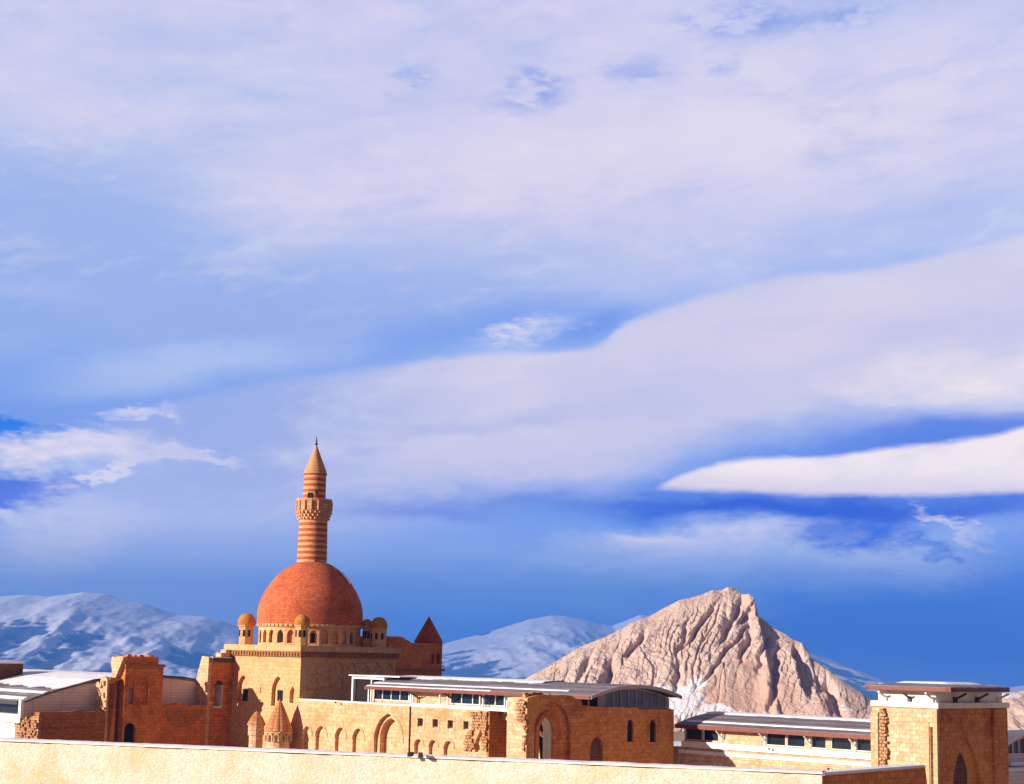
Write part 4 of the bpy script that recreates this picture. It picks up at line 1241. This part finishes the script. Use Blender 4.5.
# inner orders of the big arch
l, r = pb(379, 720, 0)[0], pb(400, 720, 0)[0]
part('wall', b, 'cream', arc)
hood = MB()
for hpts, o_ in [(big, .22)] + [(h, .14) for h in hs[:4] + hs[5:]]:
    c_ = (min(p[0] for p in hpts) + max(p[0] for p in hpts)) / 2
    up_pts = [p for p in hpts if p[1] > 1.01]
    zz = min(p[1] for p in up_pts)
    up_pts = sorted([p for p in up_pts if p[0] <= c_ + 1e-6], key=lambda p: p[1])
    outp = [(p[0] - o_ * (1 if p[0] < c_ - 1e-3 else 0), p[1] + o_ * (p[1] - zz) / max(.01, (up_pts[-1][1] - zz))) for p in up_pts]
    L_ = [p for p in up_pts]; ring_ = outp + list(reversed(L_))
    hood.slab('b', -.07, -.002, ring_)
    mir = [(2 * c_ - p[0], p[1]) for p in ring_]
    hood.slab('b', -.07, -.002, mir)
part('hood_mould', hood, 'cream', arc)
for w_ in ws:
    f = part('window', MB().slab('b', .16, .24, rect(w_[0], w_[1], w_[2], w_[3]), [rect(w_[0] + .06, w_[1] - .06, w_[2] + .06, w_[3] - .06)]), 'cream', arc)
    part('pane', MB().box(w_[0] + .02, w_[1] - .02, .25, .30, w_[2] + .02, w_[3] - .02), 'void', f)
sur = MB()
for w_ in ws[:3]:
    sur.slab('b', -.05, -.002, rect(w_[0] - .25, w_[1] + .25, w_[2] - .25, w_[3] + .25), [rect(w_[0], w_[1], w_[2], w_[3])])
part('window_surround', sur, 'pale', arc)
ac = pb(411, 706, 0)[0]
part('coping', MB().box(.02, ac - .02, -.08, 1.0, zT + .002, zT + .14), 'plaster', arc)
part('white_band', MB().box(ac, a_end + 2.6, -.06, 1.45, zT + .002, zT + .30), 'plaster', arc)
rb = MB()
for i in range(170):
    x = random.uniform(466, 487); y = random.uniform(713, 750)
    if 474 < x < 483 and y > 729: continue
    if x < 473 and y < 731: continue
    q = pb(x, y, 0); rb.stone(q[0], .02, q[1], random.uniform(.12, .30))
part('broken_facing', rb, 'rubble', arc)
pipe_a = pb(410.5, 720, 0)[0]
part('downpipe', MB().tube((pipe_a, -.1, 1), (pipe_a, -.1, zT), .06, 8), 'lead', arc)
lamp = MB()
# recessed bay, its shade put into a redder stone colour
bb1 = pa(508, 720, a_end)[0]
rec = thing('stone_wall', 'plain rusty orange wall face between broken cream facing and pale pier', 'wall', (a_end - .5, bb1 / 2 + 1, 0))
part('wall', MB().box(a_end + .004, a_end + .25, .02, bb1 + 1.5, 0, zT - .02), stone('shade reddened bay stone', (.52, .19, .045), (.44, .15, .03), (.28, .09, .02), .5, .3, (.3, .08, .02), .5, .4), rec)
part('back_wall', MB().box(a_end + .252, a_end + 9, bb1 + .6, bb1 + 1.5, 0, zT - .02), 'cream', rec)

# ---- gate wall
a1 = a_g + .9
g0 = pa(527, 720, a1)[0]; g1 = pa(674, 720, a1)[0]
gat = thing('gate_wall', 'rusty brown ruined gate wall with pointed portal and two narrow slit windows', 'gate', (a1 - 1, (g0 + g1) / 2, 0))
tp = [(527, 698), (531, 697), (537, 695.2), (560, 695.2), (572, 696), (575, 698), (582, 705), (585, 705.5), (613, 707), (628, 708), (652, 709), (673.8, 709.5)]
tp = rough([pa(x, y, a1) for x, y in tp], .7, .07)
tp = [(min(max(p[0], g0), g1), p[1]) for p in tp]
rec_arch = archpx_a(a1, 533, 571, 702, None, .55, .5)
port = archpx_a(a1 - .3, 538, 552, 716.5, None, .8, .4)
nich = archpx_a(a1, 590.5, 603, 737, None, .6, .5)
lan = [archpx_a(a1, 627.5, 633.5, 718.5, 742, .8), archpx_a(a1, 650, 656.3, 718.5, 742, .8)]
outer = [(g0, 0)] + tp + [(g1, 0)]
b = MB().slab('a', a1 - .3, a1, outer, [rec_arch, nich] + lan)
b.slab('a', a1 - 1.2, a1 - .302, [(g0, 0)] + [(p[0], p[1] - .02) for p in tp] + [(g1, 0)], [port])
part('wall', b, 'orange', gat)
# the raised ring of the portal
pin = archpx_a(a1 - .3, 538, 552, 716.5, None, .8, .45); pout = archpx_a(a1 - .3, 534.5, 560, 710.5, None, .62, .45)
part('portal_ring', MB().slab('a', a1 - .298, a1 - .12, pout, [pin]), 'rust', gat)
part('niche_back', MB().slab('a', a1 - .301, a1 - .27, nich), 'rampart', gat)
for l_ in lan:
    part('slit_window', MB().slab('a', a1 - .301, a1 - .2, l_), 'void', gat)
dr_ = MB()
for i in range(9):
    dr_.stone(a1 - .6, random.uniform(g0 + .2, g0 + 3), pa(540, 695.4, a1)[1] + .05, random.uniform(.12, .3))
part('loose_stone', dr_, 'rubble', gat)
# pale pier end of the gate wall
pl = pb(507.5, 720, g0)[0]
ptop = pb(518, 697.5, g0)[1]
pie = MB().slab('b', g0 - .02, g0 + .9, [(pl, 0)] + rough([pb(507.5, 697.5, g0), pb(512, 697, g0), pb(519, 697, g0), pb(526.9, 698.5, g0)], .5, .06) + [(a1 - .002, 0)])
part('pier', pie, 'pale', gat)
rb = MB()
for i in range(40):
    q = pb(random.uniform(519.5, 526.5), random.uniform(700, 722), g0); rb.stone(q[0], g0 - .06, q[1], random.uniform(.12, .26))
for i in range(14):
    q = pb(random.uniform(524, 527), random.uniform(722, 750), g0); rb.stone(q[0], g0 - .02, q[1], random.uniform(.1, .2))
part('rubble', rb, 'rubble', gat)
pin2 = archpx_a(a1 - .3, 539.3, 550.8, 718.5, None, .8, .42)
part('lit_reveal_lining', MB().slab('a', a1 - 1.19, a1 - .31, [(p[0] * .998 + port[0][0] * .002, p[1] - .004) for p in port], [pin2]), 'plaster', gat)  # pale colour stands in for sun on the portal's jambs
# broken beams behind the portal
py0, pz0 = pa(543, 740, a1 - 3)
bm_ = thing('fallen_beam', 'white fallen beam leaning inside the pointed gate portal', 'beam', (a1 - 3, py0, 0))
q0 = pa(536, 730, a1 - 2.4); q1 = pa(549, 741, a1 - 2.4)
part('beam', MB().tube((a1 - 2.4, q0[0], q0[1]), (a1 - 2.2, q1[0], q1[1]), .16, 6).tube((a1 - 2.4, q0[0], q0[1] + .2), (a1 - 2.2, pa(547, 752, a1 - 2.4)[0], 0), .1, 6), 'plaster', bm_)
ins = thing('stone_wall', 'black wall standing for the dark inside the pointed gate portal', 'wall', (a1 - 5, py0, 0))
part('wall', MB().box(a1 - 6.2, a1 - 5.2, pa(530, 720, a1 - 5)[0], pa(575, 720, a1 - 5)[0], 0, pa(545, 712, a1 - 5)[1]), 'void', ins)  # black fill painted for the unlit space behind the portal

# ---- right shelter roof on the rear wall
b3 = g1 + .8
eb = b3 - .9
c0 = a1 - .5
rs0 = pb(676, 728, eb)[0]; rs1 = pb(880, 740, eb)[0]
zre = pb(775, 729.5, eb)[1]
zsl3 = pb(775, 753.5, b3)[1]
rsh = thing('shelter', 'low grey shelter roof with red fascia and dark windows right of gate', 'shelter', ((rs0 + rs1) / 2, b3, 0))
cr3 = pb(775, 715.5, eb + 5.5)[1]
pts3 = vault_pts(eb, eb + 11, zre, cr3)
rf3 = part('roof', vault_roof(MB(), rs0, rs1 + 4, pts3), 'roof', rsh, smooth=True)
part('snow_strip', snow_on(pts3, .36, .56, rs0, rs1 + 2, .12, 8, .3), 'snow', rf3)
part('snow_strip', snow_on(pts3, .06, .095, rs0 + .6, rs1 + 2, .05, 9, .05), 'snow', rf3)
part('fascia', MB().box(rs0 - .05, rs1 + 1.5, eb - .12, eb - .002, zre - .36, zre - .02), 'fascia', rsh)
ww = [(685, 702), (703, 718.5), (766, 785.5), (786.8, 805), (811, 826), (831, 851.5), (856, 872)]
wl = []
for x0, x1 in ww: wl.append((pb(x0, 738, b3)[0], pb(x1, 738, b3)[0]))
zw1 = zre - .06; zw0 = pb(775, 745.5, b3)[1]
part('clerestory_wall', MB().slab('b', b3, b3 + .25, rect(rs0 + .2, rs1 + 1.5, zsl3, zre - .02), [rect(l, r, zw0, zw1) for l, r in wl]), 'pale', rsh)
for l, r in wl:
    f = part('window', MB().slab('b', b3 + .02, b3 + .14, rect(l, r, zw0, zw1), [rect(l + .05, r - .05, zw0 + .05, zw1 - .05)]), 'white', rsh)
    part('pane', MB().box(l + .02, r - .02, b3 + .16, b3 + .19, zw0 + .02, zw1 - .02), 'glass', f)
for x in (720, 763, 808, 853):
    q = pb(x, 738, b3 - .3)[0]
    part('bracket', MB().box(q - .07, q + .07, b3 - .1, b3 - .01, zw0 - .1, zw1 + .1).tube((q, eb + .05, zre - .4), (q + .2, b3 - .05, zw0 + .2), .07, 6), 'white', rsh)
part('sill', MB().box(rs0 + .1, rs1 + 1.5, b3 - .3, b3 - .002, zsl3 + .05, zw0 - .1), 'plaster', rsh)
rw = thing('stone_wall', 'cream stone wall under right shelter windows between gate and tower', 'wall', ((rs0 + rs1) / 2, b3, 0))
part('wall', MB().box(a1 - 1, rs1 + 1.5, b3 - .1, b3 + .9, 0, zsl3 - .002), 'pale', rw)
part('coping', MB().box(a1 + .02, rs1 + 1.5, b3 - .22, b3 - .102, zsl3 - .5, zsl3 - .2), 'plaster', rw)

# ================================================================== RIGHT TOWER
b4 = b3 - 1.6
t_l = pb(872.5, 740, b4)[0]; t_r = pb(938, 740, b4)[0]
t_b = pa(1007.5, 740, t_r)[0]
zk0 = pb(938, 708.5, b4)[1]; zk1 = pb(938, 703, b4)[1]; zk2 = pb(938, 693.2, b4)[1]; zk3 = pb(938, 688.5, b4)[1]; zk4 = pb(938, 683, b4)[1]
rt_ = thing('stone_tower', 'square cream stone tower with flat modern red edged roof at far right', 'tower', ((t_l + t_r) / 2, (b4 + t_b) / 2, 0))
slot_ = rect(pb(930.3, 740, b4)[0], pb(933, 740, b4)[0], .5, pb(931, 727, b4)[1])
b = MB().slab('b', b4, b4 + .5, rect(t_l, t_r, 0, zk0), [slot_])
na = archpx_a(t_r, 951, 979, 736, None, 1.1, .5)
b.box(t_l + .002, t_r - .502, b4 + .502, t_b, 0, zk0 - .002)
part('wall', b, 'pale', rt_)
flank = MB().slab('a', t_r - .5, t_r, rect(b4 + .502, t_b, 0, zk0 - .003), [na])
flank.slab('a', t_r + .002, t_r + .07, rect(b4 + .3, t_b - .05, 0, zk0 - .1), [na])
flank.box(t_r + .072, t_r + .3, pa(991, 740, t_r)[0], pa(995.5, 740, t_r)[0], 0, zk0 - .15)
part('facing', flank, 'orange', rt_)  # redder than the sunny side: shade is part of this colour
part('niche', MB().slab('a', t_r - .499, t_r - .25, na), 'orange', rt_)
na2 = archpx_a(t_r, 956, 969, 753, None, 1.0, .5)
part('niche_panel', MB().slab('a', t_r - .248, t_r - .2, na2), 'rampart', rt_)  # smaller arched panel in a darker tone
# quoins and broken pilaster on the left corner
qn = MB().box(pb(880.5, 740, b4)[0], pb(886.5, 740, b4)[0], b4 - .2, b4 - .002, 0, zk0 - .3)
for i in range(46):
    q = pb(random.uniform(882, 888), random.uniform(709, 768), b4); qn.stone(q[0], b4 - .15, q[1], random.uniform(.08, .2))
part('corner_pilaster', MB().box(pb(873, 740, b4)[0], pb(880.2, 740, b4)[0], b4 - .3, b4 - .002, 0, zk0 - .5), 'pale', rt_)
part('broken_pilaster', qn, 'rubble', rt_)
cbx = MB()
part('corner_strip', cbx.box(pb(934.5, 740, b4)[0], t_r - .02, b4 - .08, b4 - .002, 0, zk0 - .1).box(pb(924, 740, b4)[0], pb(929.5, 740, b4)[0], b4 - .08, b4 - .002, 0, pb(926, 722, b4)[1]), 'cream', rt_)
part('sill', MB().box(t_l - .02, t_r + .16, b4 - .16, t_b + .16, zk0 + .002, zk1), 'plaster', rt_)
part('upper_wall', MB().box(t_l + .5, t_r - .2, b4 + .12, t_b - .35, zk1 + .002, zk2 + .6), 'plaster', rt_)
pn = MB()
ov = .95
rl = pb(862.5, 690, b4 - ov)[0]; rr_ = pb(951.5, 690, b4 - ov)[0]; rb1 = pa(1012.5, 690, rr_)[0]
rf4 = MB()
corners = [(rl, b4 - ov), (rr_, b4 - ov), (rr_, rb1), (rl, rb1)]
def chamf(c, k):
    out = []
    n = len(c)
    for i in range(n):
        p = Vector(c[i]).to_2d(); q = Vector(c[i - 1]).to_2d(); r = Vector(c[(i + 1) % n]).to_2d()
        for t in (0, .5, 1):
            a_ = p + (q - p).normalized() * k * (1 - t) ** 2 + (r - p).normalized() * k * t ** 2
            out.append((a_.x, a_.y))
    return out
cc = chamf(corners, .6)
def plate(mb, poly, z0, z1, inset=0.0):
    cx = sum(p[0] for p in poly) / len(poly); cy = sum(p[1] for p in poly) / len(poly)
    n = len(poly)
    vs = [(p[0], p[1], z0) for p in poly] + [(cx + (p[0] - cx) * (1 - inset), cy + (p[1] - cy) * (1 - inset), z1) for p in poly]
    return mb.add(vs, [tuple(range(n - 1, -1, -1)), tuple(range(n, 2 * n))] + [(i, (i + 1) % n, (i + 1) % n + n, i + n) for i in range(n)])
part('fascia', plate(MB(), cc, zk2 + .14, zk3 + .05), 'fascia', rt_)
zk4 = zk3 + .34
rp = MB(); plate(rp, cc, zk3 + .052, zk3 + .14); plate(rp, [(p[0], p[1]) for p in cc], zk3 + .142, zk4, .45)
part('roof', rp, 'roof', rt_)
sp_ = MB(); plate(sp_, [((rl + rr_) / 2 + (p[0] - (rl + rr_) / 2) * .78, (b4 + rb1) / 2 + (p[1] - (b4 + rb1) / 2) * .78) for p in cc], zk4 - .2, zk4 + .12, .4)
part('snow_layer', sp_, 'snow', rt_)
for (x, f_) in ((886, 0), (910, 0), (933, 0)):
    q = pb(x, 698, b4 + .1)[0]
    part('bracket', MB().box(q - .12, q + .12, b4 - .1, b4 + .34, zk1 + .002, zk2 - .3).tube((q, b4 - .9, zk2 - .02), (q, b4 + .2, zk1 + .2), .09, 6), 'white' if f_ == 0 and x != 910 else 'beam', rt_)
for x in (956, 978, 999):
    q = pa(x, 698, t_r)[0]
    part('bracket', MB().box(t_r - .34, t_r + .1, q - .12, q + .12, zk1 + .002, zk2 - .3).tube((t_r + .9, q, zk2 - .02), (t_r - .2, q, zk1 + .2), .09, 6), 'beam' if x != 999 else 'white', rt_)

# building at the right edge of the view
ea = t_r - 2
eb0 = pa(1004, 745, ea)[0]; eb1 = pa(1060, 745, ea)[0]
ez1 = pa(1024, 733, ea)[1]; ez0 = pa(1015, 761, ea)[1]
ebd = thing('annex', 'grey arched annex with white framed window behind the right tower', 'building', (ea - 3, eb0 + 3, 0))
ptsE = vault_pts(eb0, eb1, pa(1006, 743, ea)[1], pa(1032, 730.5, ea)[1], 14)
zE = lambda y: float(np.interp(y, [p[0] for p in ptsE], [p[1] for p in ptsE]))
part('roof', vault_roof(MB(), ea - 10, ea + .3, ptsE, .2), 'white', ebd)
hl = []
for i in range(5):
    l = eb0 + .5 + i * .95; r = l + .8
    hl.append([(l, ez0 + .6), (r, ez0 + .6), (r, zE(r) - .5), (l, zE(l) - .5)])
f = part('gable_frame', MB().slab('a', ea - .2, ea, [(eb0, ez0), (eb1, ez0)] + [(p[0], p[1] - .22) for p in reversed(ptsE)], hl), 'clad', ebd)
part('pane', MB().slab('a', ea - .15, ea - .1, [(eb0 + .2, ez0 + .3), (eb1 - .2, ez0 + .3)] + [(p[0], p[1] - .35) for p in reversed(ptsE[1:-1])]), 'glass', f)
part('base', MB().box(ea - 10, ea + .2, eb0 - .3, eb1, 0, ez0 - .3), 'clad', ebd)
part('snow_ledge', MB().box(ea - 1, ea + .9, eb0 - .5, eb1, ez0 - .298, ez0 - .02), 'snow', ebd)
eg = thing('terrace_wall', 'brown terrace wall with snowy top below the arched annex', 'wall', (ea + 2, eb0 + 3, 0))
part('wall', MB().box(ea + 1.2, ea + 2, pa(1000, 770, ea + 2)[0], eb1, 0, pa(1015, 771, ea + 2)[1]), 'clad', eg)
part('snow_layer', MB().box(ea + .95, ea + 2.05, pa(1000, 770, ea + 2)[0], eb1, pa(1015, 771, ea + 2)[1] + .002, pa(1015, 769, ea + 2)[1] + .05), 'snow', eg)

# ================================================================== LEFT SHELTER (snow covered vault)
gp = aw - 2.2
v0 = pa(24.5, 702, gp)[0]; v1 = pa(262, 702, gp)[0]
zv0 = pa(24.5, 701, gp)[1]; zvc = pa(150, 675.8, gp)[1]
lsh = thing('shelter', 'snow covered vaulted shelter with pale boarded end behind the square tower', 'shelter', (gp - 10, (v0 + v1) / 2, 0))
ptsL = vault_pts(v0, v1, zv0, zvc, 30)
rfl = part('roof', vault_roof(MB(), gp - 60, gp, ptsL, .2), 'roof', lsh, smooth=True)
part('snow_layer', snow_on(ptsL, .14, .9, gp - 59, gp - .2, .14, 21, .8), 'snow', rfl)
part('snow_strip', snow_on(ptsL, .075, .1, gp - 59, gp - .3, .06, 22, .1), 'snow', rfl)
part('snow_strip', snow_on(ptsL, .01, .035, gp - 59, gp - 1.0, .06, 23, .1), 'snow', rfl)
zb_ = pa(30, 718, gp)[1]
gpts = [(v0, zb_), (v1, zb_)] + [(p[0], p[1] - .202) for p in reversed(ptsL)]
part('gable_boarding', MB().slab('a', gp - .4, gp - .1, gpts), 'clad', lsh)
part('edge_post', MB().box(gp - .5, gp - .02, v0 - .35, v0 - .002, zb_, zv0 + .1), 'white', lsh)
part('fascia', MB().box(gp - 60, gp - 1.2, v0 - .16, v0 - .002, zv0 - .4, zv0 - .02), 'beam', lsh)
part('window', MB().box(gp - 60, gp - .9, v0 + .8, v0 + .95, zb_ + .3, zv0 - .25), 'glass', lsh)
part('sill', MB().box(gp - 60, gp - .6, v0 - .1, v0 + .79, zb_ - .5, zb_ + .3), 'plaster', lsh)
part('wall', MB().box(gp - 60, gp - .42, v0 + .3, v0 + 1.2, 0, zb_ - .502), 'plaster', lsh)
# dark stone block rising through that roof
sa2 = gp - 17
k0 = pa(-22, 670, sa2)[0]; k1 = pa(23, 670, sa2)[0]
blk = thing('stone_block', 'dark rough stone turret topped with snow rising from snowy roof at far left', 'turret', (sa2 - 2, (k0 + k1) / 2, 0))
zb1_ = pa(10, 663.5, sa2)[1]
part('wall', MB().box(sa2 - 4, sa2, k0, k1, 0, zb1_), 'rampart', blk)
part('snow_layer', MB().box(sa2 - 4.1, sa2 + .08, k0, k1 + .08, zb1_ + .002, pa(10, 661, sa2)[1]), 'snow', blk)

# ================================================================== FRONT WALL
zfw = EYE - 6.0
p0 = horiz(-60, 739, zfw); p1 = horiz(822, 774.5, zfw)
FWD = Frame(p0.x, p0.y, math.atan2(p1.y - p0.y, p1.x - p0.x))
Lw = (p1 - p0).length
fwl = thing('boundary_wall', 'long pale yellow boundary wall with snow on top across the foreground', 'wall', (Lw / 2, .5, 0), FWD)
n = 160
rg = random.Random(5)
topw = [(-20 + (Lw + 20) * i / n, zfw - .02 + .02 * math.sin(i * .31) + rg.uniform(-.02, .02)) for i in range(n + 1)]
part('wall', MB().slab('b', 0, 1.1, [(-20, -2)] + topw + [(Lw, -2)]), 'front', fwl)
part('coping', MB().box(-20, Lw + .04, -.07, 1.17, zfw + .03, zfw + .12), 'plaster', fwl)
sv = []; sf = []
K = 5
ksm = 0
for i in range(n * 2 + 1):
    x = -20 + (Lw + 20) * i / (2 * n)
    zt_w = float(np.interp(x, [p[0] for p in topw], [p[1] for p in topw])) * 0 + zfw + .115
    ksm = .8 * ksm + rg.uniform(-.014, .014)
    for j in range(K + 1):
        y_ = -.06 + 1.22 * j / K
        h_ = (.02 + max(0, .05 + ksm) * (1 if 0 < j < K else .35))
        sv.append((x, y_, zt_w + (h_ if j not in (0, K) else h_ * .3)))
for i in range(2 * n):
    for j in range(K):
        q = i * (K + 1) + j; sf.append((q, q + 1, q + K + 2, q + K + 1))
part('snow_layer', MB().add(sv, sf), 'snow', fwl, smooth=True)
# return wall at its right end
e_l = PAL.loc(p1)
ra = e_l.x
rb_end = pa(925, 766.5, ra)[0]
zr_ = pa(925, 766.5, ra)[1]
rwl = thing('stone_wall', 'short brown shaded wall with snow top running back from foreground wall corner', 'wall', (ra - .4, (e_l.y + rb_end) / 2, 0))
ztp = zfw - .05
part('wall', MB().slab('a', ra - .8, ra + .02, [(e_l.y + .05, -2), (e_l.y + .05, ztp), (rb_end, max(ztp, zr_) - .05), (rb_end + 1.6, -1), (rb_end + 1.6, -2)]), 'orange', rwl)
part('snow_layer', MB().slab('a', ra - .85, ra + .08, [(e_l.y + .1, ztp + .002), (e_l.y + .1, ztp + .16), (rb_end - .2, max(ztp, zr_) + .1), (rb_end, max(ztp, zr_) - .04)]), 'snow', rwl)

# ------------------------------------------------------------------ small fittings
def floodlight(px, py, frame, b_, label, turn=1, cat='lamp', size=.5):
    a_, z_ = frame.pb(px, py, b_)
    t = thing('floodlight', label, cat, (a_, b_, z_), frame, 'floodlights on the walls')
    s = size
    m2 = MB()
    m2.box(a_ - .05 * s, a_ + .05 * s, b_, b_ + .35, z_ - .05 * s, z_ + .05 * s)
    part('arm', m2, 'iron', t)
    hd = MB()
    vs = [(a_ + x * s + turn * k * .18 * s, b_ - .02 - k * .3 * s, z_ - k * .12 * s + zz * s * (1 + .2 * k)) for k in (0, 1) for zz in (-.2, .2) for x in (-.24, .24)]
    hd.add(vs, [(0, 1, 3, 2), (4, 6, 7, 5), (0, 4, 5, 1), (2, 3, 7, 6), (0, 2, 6, 4), (1, 5, 7, 3)])
    h = part('housing', hd, 'beam', t)
    vs2 = [(v[0] * 1 + turn * .002, v[1] - .012, v[2]) for v in vs[4:]]
    part('lens', MB().add(vs2 + [(v[0], v[1] - .02, v[2]) for v in vs2], [(0, 1, 3, 2), (4, 6, 7, 5), (0, 4, 5, 1), (2, 3, 7, 6), (0, 2, 6, 4), (1, 5, 7, 3)]), 'glass', h)
floodlight(412, 753.5, FWD, -.36, 'left one of two small floodlights on the foreground wall', -1)
floodlight(420.5, 754, FWD, -.36, 'right one of two small floodlights on the foreground wall', 1)
floodlight(739.5, 768, PAL, b3 - .46, 'small dark floodlight low on cream wall near its middle', 1, size=.35)
floodlight(828.5, 768.5, PAL, b3 - .46, 'small dark floodlight low on cream wall near right tower', 1, size=.35)
floodlight(769.5, 748.5, PAL, b3 - .56, 'small dark floodlight under the windows of right shelter', 1, size=.3)
floodlight(336, 702, PAL, -.46, 'small dark floodlight on top of the arcade wall', 1, size=.35)
